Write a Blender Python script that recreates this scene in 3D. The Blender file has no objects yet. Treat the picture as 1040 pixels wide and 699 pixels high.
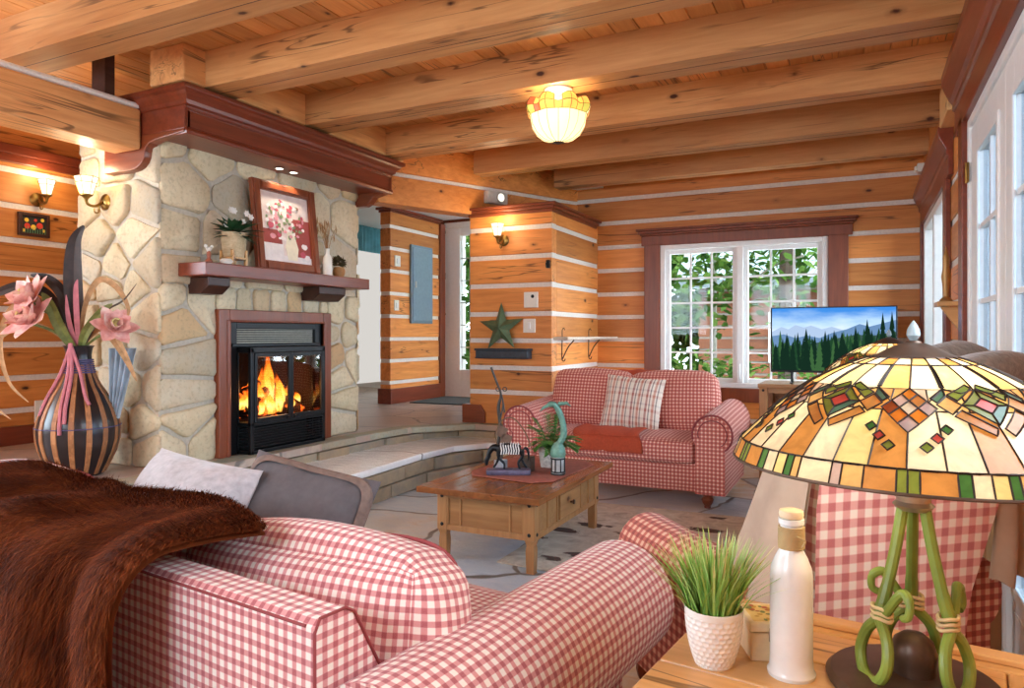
import bpy, math, random
from mathutils import Vector, Matrix
R = random.Random(7)
PI = math.pi
WORLD, EXPOSURE = 6.2, 1.6
C = bpy.context.scene.collection

# ------------------------------------------------------------------ materials
def lin(c):
    out = []
    for v in c:
        v = v / 255.0
        out.append(v / 12.92 if v <= .04045 else ((v + .055) / 1.055) ** 2.4)
    return (out[0], out[1], out[2], 1.0)

class NT:
    def __init__(self, name):
        self.m = bpy.data.materials.new(name); self.m.use_nodes = True
        self.t = self.m.node_tree; self.t.nodes.clear()
        self.out = self.n('ShaderNodeOutputMaterial')
    def n(self, typ, ins=None, **kw):
        nd = self.t.nodes.new(typ)
        for k, v in kw.items(): setattr(nd, k, v)
        if ins:
            for k, v in ins.items():
                s = nd.inputs[k]
                if isinstance(v, bpy.types.NodeSocket): self.t.links.new(v, s)
                else: s.default_value = v
        return nd
    def math(self, op, a, b=0.0, c=0.0, clamp=False):
        nd = self.n('ShaderNodeMath', {0: a, 1: b, 2: c}, operation=op, use_clamp=clamp)
        return nd.outputs[0]
    def vmath(self, op, a, b):
        return self.n('ShaderNodeVectorMath', {0: a, 1: b}, operation=op).outputs[0]
    def ramp(self, fac, stops, interp='LINEAR'):
        nd = self.n('ShaderNodeValToRGB', {0: fac})
        cr = nd.color_ramp; cr.interpolation = interp
        while len(cr.elements) < len(stops): cr.elements.new(.5)
        for e, (p, c) in zip(cr.elements, stops):
            e.position = p; e.color = c if len(c) == 4 else lin(c)
        return nd.outputs[0]
    def mix(self, fac, a, b, blend='MIX'):
        nd = self.n('ShaderNodeMix', data_type='RGBA', blend_type=blend)
        for i, v in ((0, fac), (6, a), (7, b)):
            s = nd.inputs[i]
            if isinstance(v, bpy.types.NodeSocket): self.t.links.new(v, s)
            else: s.default_value = v if i == 0 or len(v) == 4 else lin(v)
        return nd.outputs[2]
    def obj(self): return self.n('ShaderNodeTexCoord').outputs['Object']
    def uv(self): return self.n('ShaderNodeTexCoord').outputs['UV']
    def tint(self): return self.n('ShaderNodeAttribute', attribute_name='tint').outputs['Fac']
    def noise(self, vec, scale=5, detail=3, rough=.55, dist=0.0):
        return self.n('ShaderNodeTexNoise', {'Vector': vec, 'Scale': scale, 'Detail': detail, 'Roughness': rough, 'Distortion': dist}).outputs[0]
    def scale(self, vec, s):
        return self.vmath('MULTIPLY', vec, s)
    def bump(self, h, strength=.3, dist=.01):
        return self.n('ShaderNodeBump', {'Height': h, 'Strength': strength, 'Distance': dist}).outputs[0]
    def surf(self, s): self.t.links.new(s, self.out.inputs[0]); return self.m
    def pbr(self, col, rough=.6, metal=0.0, bump=None, **kw):
        ins = {'Base Color': col if isinstance(col, bpy.types.NodeSocket) or len(col) == 4 else lin(col), 'Roughness': rough, 'Metallic': metal}
        if bump is not None: ins['Normal'] = bump
        ins.update(kw)
        return self.surf(self.n('ShaderNodeBsdfPrincipled', ins).outputs[0])

def plain(name, c, rough=.6, metal=0.0, var=.12, nscale=30, bump=.0, **kw):
    t = NT(name); o = t.obj()
    nz = t.noise(o, nscale, 3)
    a = lin(c); lo = tuple(v * (1 - var) for v in a[:3]) + (1,); hi = tuple(min(1, v * (1 + var)) for v in a[:3]) + (1,)
    col = t.ramp(nz, [(.3, lo), (.7, hi)])
    b = t.bump(nz, bump, .004) if bump else None
    return t.pbr(col, rough, metal, b, **kw)

def wood(name, light, dark, axis='x', rough=.45, knots=True, grain=1.0, knotcol=(70, 30, 12), tintamt=.25, spec=.4):
    t = NT(name); o = t.obj(); ti = t.tint()
    off = t.n('ShaderNodeCombineXYZ', {0: t.math('MULTIPLY', ti, 37.0), 1: t.math('MULTIPLY', ti, 91.0), 2: t.math('MULTIPLY', ti, 53.0)}).outputs[0]
    v = t.vmath('ADD', o, off)
    st = {'x': (.08, 1, 1), 'y': (1, .08, 1), 'z': (1, 1, .08)}[axis]
    g = t.noise(t.scale(v, st), 38 * grain, 4, .6, .6)
    g2 = t.noise(t.scale(v, st), 9 * grain, 2, .5, 1.2)
    f = t.math('ADD', t.math('MULTIPLY', g, .55), t.math('MULTIPLY', g2, .45))
    dk = tuple(d * .6 + l * .4 for d, l in zip(dark, light))
    col = t.ramp(f, [(.36, dk), (.5, tuple((a + b) / 2 for a, b in zip(light, dk))), (.64, light)])
    tv = t.math('ADD', t.math('MULTIPLY', ti, tintamt * 2), 1 - tintamt)
    cc = t.n('ShaderNodeCombineXYZ', {0: tv, 1: tv, 2: tv}).outputs[0]
    col = t.mix(1.0, col, cc, 'MULTIPLY')
    if knots:
        ks = {'x': (.55, 1, 1), 'y': (1, .55, 1), 'z': (1, 1, .55)}[axis]
        cs_ = {'x': (.05, 1, 1), 'y': (1, .05, 1), 'z': (1, 1, .05)}[axis]
        ln = t.noise(t.scale(v, cs_), 9, 3, .5, .8); gate = t.noise(t.scale(v, ks), 2.2, 1)
        lm = t.ramp(t.math('ABSOLUTE', t.math('SUBTRACT', ln, .5)), [(.004, (.75, .75, .75, 1)), (.012, (0, 0, 0, 1))])
        lm = t.math('MULTIPLY', lm, t.ramp(gate, [(.5, (0, 0, 0, 1)), (.58, (1, 1, 1, 1))]))
        col = t.mix(lm, col, tuple(c * .5 for c in dark))
        vo = t.n('ShaderNodeTexVoronoi', {'Vector': t.scale(v, ks), 'Scale': 5.2, 'Randomness': 1.0})
        kk = t.math('ADD', vo.outputs['Distance'], t.math('MULTIPLY', t.noise(v, 25, 2), .07))
        km = t.ramp(kk, [(.085, (1, 1, 1, 1)), (.125, (.25, .25, .25, 1)), (.2, (0, 0, 0, 1))])
        col = t.mix(km, col, knotcol)
    return t.pbr(col, rough, 0, t.bump(f, .18, .004), **{'Specular IOR Level': spec})

def gingham(name, cream, mid, red, period=.028, warp=0.004, fuzz=.10, rough=.9, duty=.25):
    t = NT(name); u = t.uv()
    n0 = t.n('ShaderNodeTexNoise', {'Vector': u, 'Scale': 7.0, 'Detail': 1.0})
    wv = t.vmath('MULTIPLY', t.vmath('SUBTRACT', n0.outputs['Color'], (.5, .5, .5)), (warp, warp, 0))
    s = t.n('ShaderNodeSeparateXYZ', {0: t.vmath('ADD', u, wv)})
    def stripe(x):
        f = t.math('FRACT', t.math('DIVIDE', x, period))
        tri = t.math('ABSOLUTE', t.math('SUBTRACT', f, .5))
        return t.n('ShaderNodeMapRange', {'Value': tri, 'From Min': duty - .035, 'From Max': duty + .035}).outputs[0]
    f = t.math('MULTIPLY', t.math('ADD', stripe(s.outputs[0]), stripe(s.outputs[1])), .5)
    col = t.ramp(f, [(0, cream), (.5, mid), (1, red)])
    nz = t.noise(u, 420, 2)
    col = t.mix(t.math('MULTIPLY', nz, fuzz * 2), col, cream)
    return t.pbr(col, rough, 0, t.bump(nz, .35, .002), **{'Sheen Weight': .15})

def plaid(name):
    t = NT(name); u = t.uv(); s = t.n('ShaderNodeSeparateXYZ', {0: u})
    cream = (238, 228, 214)
    st = [(0, cream), (.10, (150, 58, 46)), (.24, cream), (.34, (84, 78, 84)), (.42, cream), (.55, (190, 112, 84)), (.70, cream), (.78, (104, 92, 88)), (.86, cream)]
    a = t.ramp(t.math('FRACT', t.math('DIVIDE', s.outputs[0], .115)), st, 'CONSTANT')
    b = t.ramp(t.math('FRACT', t.math('DIVIDE', s.outputs[1], .115)), [(0, cream), (.3, (205, 160, 145)), (.5, cream), (.72, (190, 180, 175)), (.85, cream)], 'CONSTANT')
    col = t.mix(.34, a, b)
    nz = t.noise(u, 380, 2)
    return t.pbr(col, .9, 0, t.bump(nz, .4, .002))

def stonemat(name, stops, rough=.85):
    t = NT(name); o = t.obj(); ti = t.tint()
    base = t.ramp(ti, stops)
    n1 = t.noise(o, 9, 5, .65); n2 = t.noise(o, 42, 4, .6)
    base = t.mix(t.ramp(n1, [(.35, (0, 0, 0, 1)), (.75, (.55, .55, .55, 1))]), base, (196, 170, 128))
    base = t.mix(t.ramp(n2, [(.32, (.35, .35, .35, 1)), (.5, (0, 0, 0, 1))]), base, (140, 126, 102))
    h = t.math('ADD', n1, t.math('MULTIPLY', n2, .5))
    return t.pbr(base, rough, 0, t.bump(h, .35, .015))

def flag(name, stops, scale=1.5, rough=.45, mortar=(120, 112, 104), mw=.02, bumpd=.015, spec=.5):
    t = NT(name); o = t.obj()
    n0 = t.n('ShaderNodeTexNoise', {'Vector': o, 'Scale': 2.5, 'Detail': 2.0})
    v = t.vmath('ADD', o, t.vmath('MULTIPLY', t.vmath('SUBTRACT', n0.outputs['Color'], (.5, .5, .5)), (.25, .25, 0)))
    e = t.n('ShaderNodeTexVoronoi', {'Vector': v, 'Scale': scale}, feature='DISTANCE_TO_EDGE', voronoi_dimensions='2D').outputs['Distance']
    c = t.n('ShaderNodeTexVoronoi', {'Vector': v, 'Scale': scale}, voronoi_dimensions='2D').outputs['Color']
    r = t.n('ShaderNodeSeparateColor', {0: c}).outputs[0]
    n1 = t.noise(t.scale(o, (1, 2.2, 1)), 5, 6, .65, .8)
    f = t.math('ADD', t.math('MULTIPLY', r, .55), t.math('MULTIPLY', n1, .5))
    col = t.ramp(f, stops)
    m = t.ramp(e, [(mw * .6, (1, 1, 1, 1)), (mw * 1.3, (0, 0, 0, 1))])
    col = t.mix(m, col, mortar)
    h = t.math('SUBTRACT', t.math('ADD', n1, t.math('MULTIPLY', t.noise(o, 35, 3), .25)), t.math('MULTIPLY', m, .4))
    return t.pbr(col, rough, 0, t.bump(h, .5, bumpd), **{'Specular IOR Level': spec})

def emit(name, c, strength):
    t = NT(name)
    return t.surf(t.n('ShaderNodeEmission', {0: lin(c), 1: strength}).outputs[0])

def glass(name, tintc=(255, 255, 255), gloss=.08, rough=.02, fres=False):
    t = NT(name)
    if fres: gloss = t.n('ShaderNodeFresnel', {'IOR': 1.5}).outputs[0]
    tr = t.n('ShaderNodeBsdfTransparent', {0: lin(tintc)}).outputs[0]
    gl = t.n('ShaderNodeBsdfGlossy', {0: (1, 1, 1, 1), 'Roughness': rough}).outputs[0]
    return t.surf(t.n('ShaderNodeMixShader', {0: gloss, 1: tr, 2: gl}).outputs[0])

def shadeglass(name, c, tl=.55):
    t = NT(name); o = t.obj()
    nz = t.noise(o, 26, 4, .6, 1.0)
    a = lin(c)
    col = t.ramp(nz, [(.3, tuple(v * .72 for v in a[:3]) + (1,)), (.65, a)])
    d = t.n('ShaderNodeBsdfPrincipled', {'Base Color': col, 'Roughness': .22}).outputs[0]
    tr = t.n('ShaderNodeBsdfTranslucent', {0: col}).outputs[0]
    return t.surf(t.n('ShaderNodeMixShader', {0: tl, 1: d, 2: tr}).outputs[0])

M = {}
M['log'] = wood('honey pine logs', (226, 150, 78), (184, 104, 44), 'x')
M['logy'] = wood('honey pine logs lengthwise', (226, 150, 78), (184, 104, 44), 'y')
M['beam'] = wood('squared pine beams', (224, 164, 104), (186, 120, 66), 'x', knots=True)
M['beamy'] = wood('squared pine beams lengthwise', (224, 164, 104), (186, 120, 66), 'y')
M['plank'] = wood('ceiling planks', (228, 166, 100), (196, 126, 68), 'y', tintamt=.22)
M['maho'] = wood('red stained trim', (134, 62, 38), (90, 36, 22), 'y', rough=.3, knots=False, tintamt=.05, spec=.6)
M['mahox'] = wood('red stained trim across', (138, 70, 40), (94, 42, 24), 'x', rough=.35, knots=False, tintamt=.05, spec=.5)
M['mahoz'] = wood('red stained trim upright', (138, 70, 40), (94, 42, 24), 'z', rough=.35, knots=False, tintamt=.05, spec=.5)
M['darkw'] = wood('dark walnut', (74, 44, 34), (44, 24, 18), 'y', rough=.4, knots=False, tintamt=.05)
M['pine'] = wood('waxed pine', (180, 130, 82), (132, 88, 50), 'y', rough=.35, tintamt=.12)
M['pinex'] = wood('waxed pine across', (176, 128, 80), (128, 84, 48), 'x', rough=.35, tintamt=.12)
M['pinez'] = wood('waxed pine upright', (180, 130, 82), (132, 88, 50), 'z', rough=.4, knots=False, tintamt=.12)
M['pinetop'] = wood('dark waxed pine top', (156, 96, 52), (104, 58, 28), 'y', rough=.22, tintamt=.15, spec=.6)
M['oak'] = wood('pale pine top', (222, 178, 122), (186, 136, 80), 'x', rough=.3, tintamt=.12)
M['oaky'] = wood('pale pine top lengthwise', (222, 178, 122), (186, 136, 80), 'y', rough=.3, tintamt=.12)
M['chink'] = plain('white chinking', (226, 218, 208), .9, var=.08, nscale=60, bump=.3)
M['white'] = plain('white paint', (232, 232, 230), .35, var=.03)
M['offwhite'] = plain('off white plastic', (232, 228, 216), .4, var=.03)
M['plaster'] = plain('pale plaster', (220, 216, 210), .9, var=.04)
M['black'] = plain('black iron', (26, 27, 29), .38, .5, var=.15)
M['blackm'] = plain('matt black', (16, 15, 15), .8, var=.2)
M['brass'] = plain('aged brass', (150, 118, 62), .3, .9)
M['silver'] = plain('brushed pewter', (180, 176, 168), .3, .9)
M['bronze'] = plain('brown bronze', (92, 74, 62), .42, .55, var=.2)
M['gin_love'] = gingham('fine rust gingham', (242, 214, 194), (206, 106, 92), (158, 46, 46), .027, duty=.20)
M['gin_sofa'] = gingham('raspberry gingham', (236, 228, 218), (208, 136, 136), (166, 58, 72), .0238, duty=.27)
M['gin_chair'] = gingham('raspberry cloth check', (248, 234, 220), (228, 164, 156), (194, 92, 94), .042)
M['gin_red'] = gingham('deep red gingham', (228, 186, 158), (190, 92, 80), (142, 40, 40), .030)
M['plaid'] = plaid('striped plaid')
M['rust'] = plain('rust wool', (178, 74, 44), .95, var=.12, nscale=60, bump=.4)
M['piping'] = plain('red cord', (142, 62, 64), .8)
M['pil_light'] = plain('pale grey plush', (176, 170, 172), .95, var=.16, nscale=45, bump=.8, **{'Sheen Weight': .4})
M['pil_dark'] = plain('charcoal cotton', (92, 86, 88), .9, var=.1, nscale=40, bump=.4)
M['pil_rim'] = plain('taupe velvet hem', (120, 100, 90), .9, var=.2, nscale=50, bump=.5)
M['thr_grey'] = plain('grey brown plush', (116, 108, 98), .95, var=.25, nscale=70, bump=.8, **{'Sheen Weight': .4})
M['thr_beige'] = plain('beige fleece', (178, 156, 136), .95, var=.1, nscale=12, bump=.3)
M['stone'] = stonemat('fieldstone', [(0, (170, 164, 148)), (.25, (210, 196, 162)), (.55, (224, 210, 176)), (.8, (198, 188, 166)), (.93, (212, 180, 134)), (1, (194, 152, 110))])
M['mortar'] = plain('grey mortar', (190, 182, 166), .95, var=.12, nscale=40, bump=.6)
M['floor'] = flag('slate flagstones', [(.2, (146, 162, 178)), (.42, (196, 206, 214)), (.6, (218, 220, 218)), (.74, (206, 180, 146)), (.85, (226, 218, 204))], 1.3, .3)
M['upper'] = flag('buff flagstones', [(.2, (150, 128, 112)), (.45, (176, 154, 136)), (.65, (168, 150, 140)), (.85, (196, 178, 156))], 1.6, .4)
M['tread'] = flag('slate with painted glare', [(.25, (224, 230, 230)), (.5, (247, 250, 249)), (.8, (252, 252, 251))], 1.1, .13, mw=.008, mortar=(150, 150, 145), spec=.8)  # bright window glare put into the near-white slate colour
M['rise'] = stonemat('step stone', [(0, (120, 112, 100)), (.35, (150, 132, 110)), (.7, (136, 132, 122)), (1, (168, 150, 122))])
M['coping'] = stonemat('greenish coping', [(0, (128, 138, 126)), (.5, (160, 166, 150)), (1, (150, 140, 122))])

# ------------------------------------------------------------------ mesh builder
class B:
    def __init__(s): s.v = []; s.f = []; s.m = []; s.u = []; s.t = []; s.s = []
    def face(s, idx, m=0, uv=None, tint=.5, smooth=False):
        s.f.append(tuple(idx)); s.m.append(m); s.u.append(uv); s.t.append(tint); s.s.append(smooth)
    def box(s, x0, x1, y0, y1, z0, z1, m=0, tint=.5, mx=None):
        b = len(s.v)
        for z in (z0, z1):
            for x, y in ((x0, y0), (x1, y0), (x1, y1), (x0, y1)):
                p = Vector((x, y, z)); s.v.append(tuple(mx @ p) if mx else tuple(p))
        for q in ((0, 3, 2, 1), (4, 5, 6, 7), (0, 1, 5, 4), (1, 2, 6, 5), (2, 3, 7, 6), (3, 0, 4, 7)):
            s.face([b + i for i in q], m, None, tint)
        return s
    def prism(s, poly, fn, m=0, tint=.5, smooth=False):
        """poly: 2D points; fn(a, b, k) -> 3D for k in 0, 1 (counter-clockwise seen from k=1)"""
        b = len(s.v); n = len(poly)
        for k in (0, 1):
            for a, c in poly: s.v.append(tuple(fn(a, c, k)))
        s.face([b + i for i in range(n - 1, -1, -1)], m, None, tint)
        s.face([b + n + i for i in range(n)], m, None, tint)
        for i in range(n):
            j = (i + 1) % n
            s.face([b + i, b + j, b + n + j, b + n + i], m, None, tint, smooth)
        return s
    def grid(s, fn, nu, nv, m=0, cu=False, cv=False, su=1.0, sv=1.0, tint=.5, smooth=True, uv=True, flip=False):
        b = len(s.v); U = nu if cu else nu + 1; V = nv if cv else nv + 1
        for i in range(U):
            for j in range(V): s.v.append(tuple(fn(i / nu, j / nv)))
        for i in range(nu):
            for j in range(nv):
                i2 = (i + 1) % U if cu else i + 1; j2 = (j + 1) % V if cv else j + 1
                q = [b + i * V + j, b + i2 * V + j, b + i2 * V + j2, b + i * V + j2]
                w = [(i / nu * su, j / nv * sv), ((i + 1) / nu * su, j / nv * sv), ((i + 1) / nu * su, (j + 1) / nv * sv), (i / nu * su, (j + 1) / nv * sv)]
                if flip: q.reverse(); w.reverse()
                s.face(q, m(i, j) if callable(m) else m, w if uv else None, tint, smooth)
        return s
    def tube(s, pts, r, n=8, m=0, cap=True, tint=.5, closed=False):
        P = [Vector(p) for p in pts]; L = len(P)
        rr = r if isinstance(r, (list, tuple)) else [r] * L
        up = Vector((0, 0, 1)); prev = None; b = len(s.v)
        for i, p in enumerate(P):
            if closed: d = P[(i + 1) % L] - P[i - 1]
            else: d = P[min(i + 1, L - 1)] - P[max(i - 1, 0)]
            if d.length < 1e-9: d = Vector((0, 0, 1))
            d.normalize()
            if prev is None:
                a = d.orthogonal().normalized()
            else:
                a = prev - d * prev.dot(d)
                a = a.normalized() if a.length > 1e-6 else d.orthogonal().normalized()
            prev = a; c = d.cross(a)
            for k in range(n):
                th = 2 * PI * k / n
                s.v.append(tuple(p + (a * math.cos(th) + c * math.sin(th)) * rr[i]))
        for i in range(L if closed else L - 1):
            i2 = (i + 1) % L
            for k in range(n):
                k2 = (k + 1) % n
                s.face([b + i * n + k, b + i * n + k2, b + i2 * n + k2, b + i2 * n + k], m, None, tint, n > 4)
        if cap and not closed:
            s.face([b + k for k in range(n - 1, -1, -1)], m, None, tint)
            s.face([b + (L - 1) * n + k for k in range(n)], m, None, tint)
        return s
    def lathe(s, prof, c=(0, 0, 0), n=32, m=0, tint=.5, mx=None, cap=True, su=1.0):
        b = len(s.v); L = len(prof)
        for r, z in prof:
            for k in range(n):
                th = 2 * PI * k / n
                p = Vector((c[0] + r * math.cos(th), c[1] + r * math.sin(th), c[2] + z))
                s.v.append(tuple(mx @ p) if mx else tuple(p))
        for i in range(L - 1):
            for k in range(n):
                k2 = (k + 1) % n
                s.face([b + i * n + k, b + i * n + k2, b + (i + 1) * n + k2, b + (i + 1) * n + k], m, None, tint, True)
        if cap:
            if prof[0][0] > 1e-4: s.face([b + k for k in range(n - 1, -1, -1)], m, None, tint)
            if prof[-1][0] > 1e-4: s.face([b + (L - 1) * n + k for k in range(n)], m, None, tint)
        return s
    def ball(s, c, rx, ry=None, rz=None, n=16, m=0, tint=.5):
        ry = ry or rx; rz = rz or rx
        def fn(u, v):
            a = 2 * PI * u; e = PI * (v - .5)
            return (c[0] + rx * math.cos(a) * math.cos(e), c[1] + ry * math.sin(a) * math.cos(e), c[2] + rz * math.sin(e))
        return s.grid(fn, n, max(6, n // 2), m, cu=True, tint=tint, uv=False)
    def rbox(s, c, h, r, puff=0.0, n=10, m=0, mx=None, uvs=1.0):
        """soft box: half sizes h, corner radius r, faces puffed by puff"""
        for ax in range(3):
            for sg in (-1, 1):
                a, b_ = [(1, 2), (2, 0), (0, 1)][ax]
                def fn(u, v, ax=ax, sg=sg, a=a, b_=b_):
                    q = [0, 0, 0]; q[ax] = sg * h[ax]; q[a] = (2 * u - 1) * h[a]; q[b_] = (2 * v - 1) * h[b_]
                    inn = [max(-h[i] + r, min(h[i] - r, q[i])) for i in range(3)]
                    d = Vector([q[i] - inn[i] for i in range(3)])
                    if d.length > 1e-9: d = d.normalized() * r
                    p = Vector(inn) + d
                    w = 1.0
                    for i in range(3):
                        if i != ax: w *= 1 - (abs(q[i]) / h[i]) ** 2
                    p[ax] += sg * puff * w
                    # puffed mid sections pull the other faces outward a little
                    p = p + Vector(c)
                    return mx @ p if mx else p
                s.grid(fn, n, n, m, su=2 * h[a] * uvs, sv=2 * h[b_] * uvs, flip=(sg < 0))
        return s
    def pillow(s, w, hgt, d, mx, n=16, m=0, m2=None, pinch=.06):
        for sg in (-1, 1):
            def fn(u, v, sg=sg):
                a, b_ = 2 * u - 1, 2 * v - 1
                k = (1 - abs(a) ** 2.6) ** .6 * (1 - abs(b_) ** 2.6) ** .6
                x = a * w / 2 * (1 - pinch * (1 - b_ * b_)); y = b_ * hgt / 2 * (1 - pinch * (1 - a * a))
                wr = .006 * math.sin(9 * a + 5 * b_) * (1 - k * .5) * min(1, 3 * k)
                return mx @ Vector((x, y, sg * (d / 2 * k + wr)))
            s.grid(fn, n, n, (m2 if (m2 is not None and sg < 0) else m), su=w, sv=hgt, flip=(sg < 0))
        return s
    def leaf(s, base, tip, width, normal, m=0, tint=.5, curl=.15, n=3):
        b = Vector(base); t = Vector(tip); d = t - b; nn = Vector(normal)
        side = d.cross(nn)
        if side.length < 1e-6: side = d.orthogonal()
        side.normalize(); upv = side.cross(d).normalized()
        i0 = len(s.v)
        for i in range(n + 1):
            f = i / n; wd = width * .5 * math.sin(PI * min(1, .12 + f * .88)) ** .8
            p = b + d * f + upv * (-curl * d.length * f * f)
            s.v += [tuple(p - side * wd), tuple(p + upv * (-wd * .25)), tuple(p + side * wd)]
        for i in range(n):
            a = i0 + i * 3
            s.face([a, a + 1, a + 4, a + 3], m, None, tint, True)
            s.face([a + 1, a + 2, a + 5, a + 4], m, None, tint, True)
        return s
    def build(s, name, mats, parent=None, bevel=0, sub=0, off=None, weld=False, sharp=35):
        me = bpy.data.meshes.new(name)
        o3 = Vector(off) if off is not None else (OFF.get(parent, Vector((0, 0, 0))) if parent is not None else Vector((0, 0, 0)))
        me.from_pydata([(x - o3[0], y - o3[1], z - o3[2]) for x, y, z in s.v], [], s.f)
        if not isinstance(mats, (list, tuple)): mats = [mats]
        for mm in mats: me.materials.append(M[mm] if isinstance(mm, str) else mm)
        me.polygons.foreach_set('material_index', s.m)
        me.polygons.foreach_set('use_smooth', s.s)
        uvl = me.uv_layers.new(name='UVMap'); data = []
        for p in me.polygons:
            w = s.u[p.index]
            if w is None:
                nx, ny, nz = abs(p.normal[0]), abs(p.normal[1]), abs(p.normal[2])
                for vi in p.vertices:
                    x, y, z = me.vertices[vi].co
                    data += [y, z] if nx >= ny and nx >= nz else ([x, z] if ny >= nz else [x, y])
            else:
                for q in w: data += [q[0], q[1]]
        uvl.data.foreach_set('uv', data)
        at = me.attributes.new('tint', 'FLOAT', 'FACE'); at.data.foreach_set('value', s.t)
        me.update()
        if any(s.s): me.set_sharp_from_angle(angle=math.radians(sharp))
        o = bpy.data.objects.new(name, me); C.objects.link(o)
        if parent is not None:
            o.parent = parent; OFF[o] = OFF.get(parent, Vector((0, 0, 0)))
        elif off is not None:
            o.location = off; OFF[o] = Vector(off)
        if weld:
            w = o.modifiers.new('weld', 'WELD'); w.merge_threshold = .0005
        if bevel:
            bv = o.modifiers.new('bevel', 'BEVEL'); bv.width = bevel; bv.segments = 2; bv.limit_method = 'ANGLE'; bv.angle_limit = math.radians(50)
        if sub:
            sd = o.modifiers.new('sub', 'SUBSURF'); sd.levels = sub; sd.render_levels = sub
        return o
OFF = {}

def thing(name, label, cat, loc=(0, 0, 0), group=None, rot=0.0, local=False):
    o = bpy.data.objects.new(name, None); C.objects.link(o); o.location = loc; o.empty_display_size = .1
    o.rotation_euler = (0, 0, rot)
    OFF[o] = Vector((0, 0, 0)) if local else Vector(loc)
    o['label'] = label; o['category'] = cat
    if group: o['group'] = group
    return o
def tag(o, label, cat, group=None, kind=None):
    o['label'] = label; o['category'] = cat
    if group: o['group'] = group
    if kind: o['kind'] = kind
    return o
def struct(o): o['kind'] = 'structure'; return o
def sempty(name, loc=(0, 0, 0)):
    o = bpy.data.objects.new(name, None); C.objects.link(o); o.location = loc; OFF[o] = Vector(loc); o['kind'] = 'structure'; return o
def dup(root, loc, label=None, rot=None):
    r = root.copy(); C.objects.link(r); r.location = loc
    if rot is not None: r.rotation_euler = (0, 0, rot)
    if label: r['label'] = label
    for ch in list(root.children):
        c = ch.copy(); C.objects.link(c); c.parent = r
        for g in list(ch.children):
            d = g.copy(); C.objects.link(d); d.parent = c
    return r
def bez(pts, n=12):
    """Catmull-Rom through pts"""
    P = [Vector(p) for p in pts]; out = []
    for i in range(len(P) - 1):
        p0 = P[max(i - 1, 0)]; p1 = P[i]; p2 = P[i + 1]; p3 = P[min(i + 2, len(P) - 1)]
        for k in range(n):
            t = k / n
            out.append(.5 * ((2 * p1) + (p2 - p0) * t + (2 * p0 - 5 * p1 + 4 * p2 - p3) * t * t + (3 * p1 - p0 - 3 * p2 + p3) * t ** 3))
    out.append(P[-1]); return out
def point_light(name, loc, power, col=(1, .75, .45), size=.04):
    l = bpy.data.lights.new(name, 'POINT'); l.energy = power; l.color = col; l.shadow_soft_size = size
    o = bpy.data.objects.new(name, l); C.objects.link(o); o.location = loc; return o
# ------------------------------------------------------------------ the room
YB, XR, UP = 7.0, .478, .38
def cut(a0, a1, za, zb, ops):
    zs = sorted({za, zb, *[z for o in ops for z in o[2:4] if za < z < zb]}); out = []
    for p, q in zip(zs, zs[1:]):
        seg = [(a0, a1)]
        for o in ops:
            if o[2] <= p + 1e-6 and o[3] >= q - 1e-6:
                ns = []
                for s, e in seg:
                    if o[1] <= s or o[0] >= e: ns.append((s, e)); continue
                    if o[0] > s: ns.append((s, o[0]))
                    if o[1] < e: ns.append((o[1], e))
                seg = ns
        out += [(s, e, p, q) for s, e in seg]
    return out
def logwall(name, const, pos, sgn, a0, a1, z0, z1, chinks, ops=(), th=.14, ch=.043, mats=None):
    """const: axis held fixed; pos: room-side face; sgn: direction away from the room"""
    b = B(); zs = [z0 - ch] + [c for c in sorted(chinks) if z0 < c < z1] + [z1 + ch]
    def bx(s, e, p, q, d0, d1, m, t):
        lo, hi = sorted((pos + sgn * d0, pos + sgn * d1))
        if const == 'y': b.box(s, e, lo, hi, p, q, m, t)
        else: b.box(lo, hi, s, e, p, q, m, t)
    for i in range(len(zs) - 1):
        t = R.random(); za = max(zs[i] + ch / 2, z0); zb = min(zs[i + 1] - ch / 2, z1)
        for s, e, p, q in cut(a0, a1, za, zb, ops): bx(s, e, p, q, 0, th, 0, t)
    for c in zs[1:-1]:
        for s, e, p, q in cut(a0, a1, c - ch / 2 - .004, c + ch / 2 + .004, ops): bx(s, e, p, q, .009, th - .01, 1, .5)
    return struct(b.build(name, mats or (['log', 'chink'] if const == 'y' else ['logy', 'chink']), bevel=.007))

b = B(); b.box(-3.3, .62, -1.1, 7.05, -.1, 0); struct(b.build('floor', 'floor'))
plat = [(-5.8, -1.1), (-3.62, -1.1), (-3.62, 4.4), (-3.6, 5.0), (-3.5, 5.46), (-3.36, 5.64), (-2.456, 5.69), (-2.456, 7.14), (-2.456, 9.0), (-7.4, 9.0), (-7.4, -1.1)]
b = B(); b.prism(plat, lambda x, y, k: (x, y, UP if k else UP - .05)); struct(b.build('floor', 'upper'))
TZS = .262
tr_front = [(-3.04, -1.0), (-3.05, 3.7), (-3.10, 4.68), (-3.07, 5.12), (-2.90, 5.40), (-2.56, 5.44)]
b = B(); b.prism([(-3.75, -1.0)] + tr_front + [(-2.56, 5.72), (-3.3, 5.75), (-3.75, 5.5)], lambda x, y, k: (x, y, TZS if k else TZS - .05), tint=.5); struct(b.build('floor', 'tread', bevel=.012))

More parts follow.
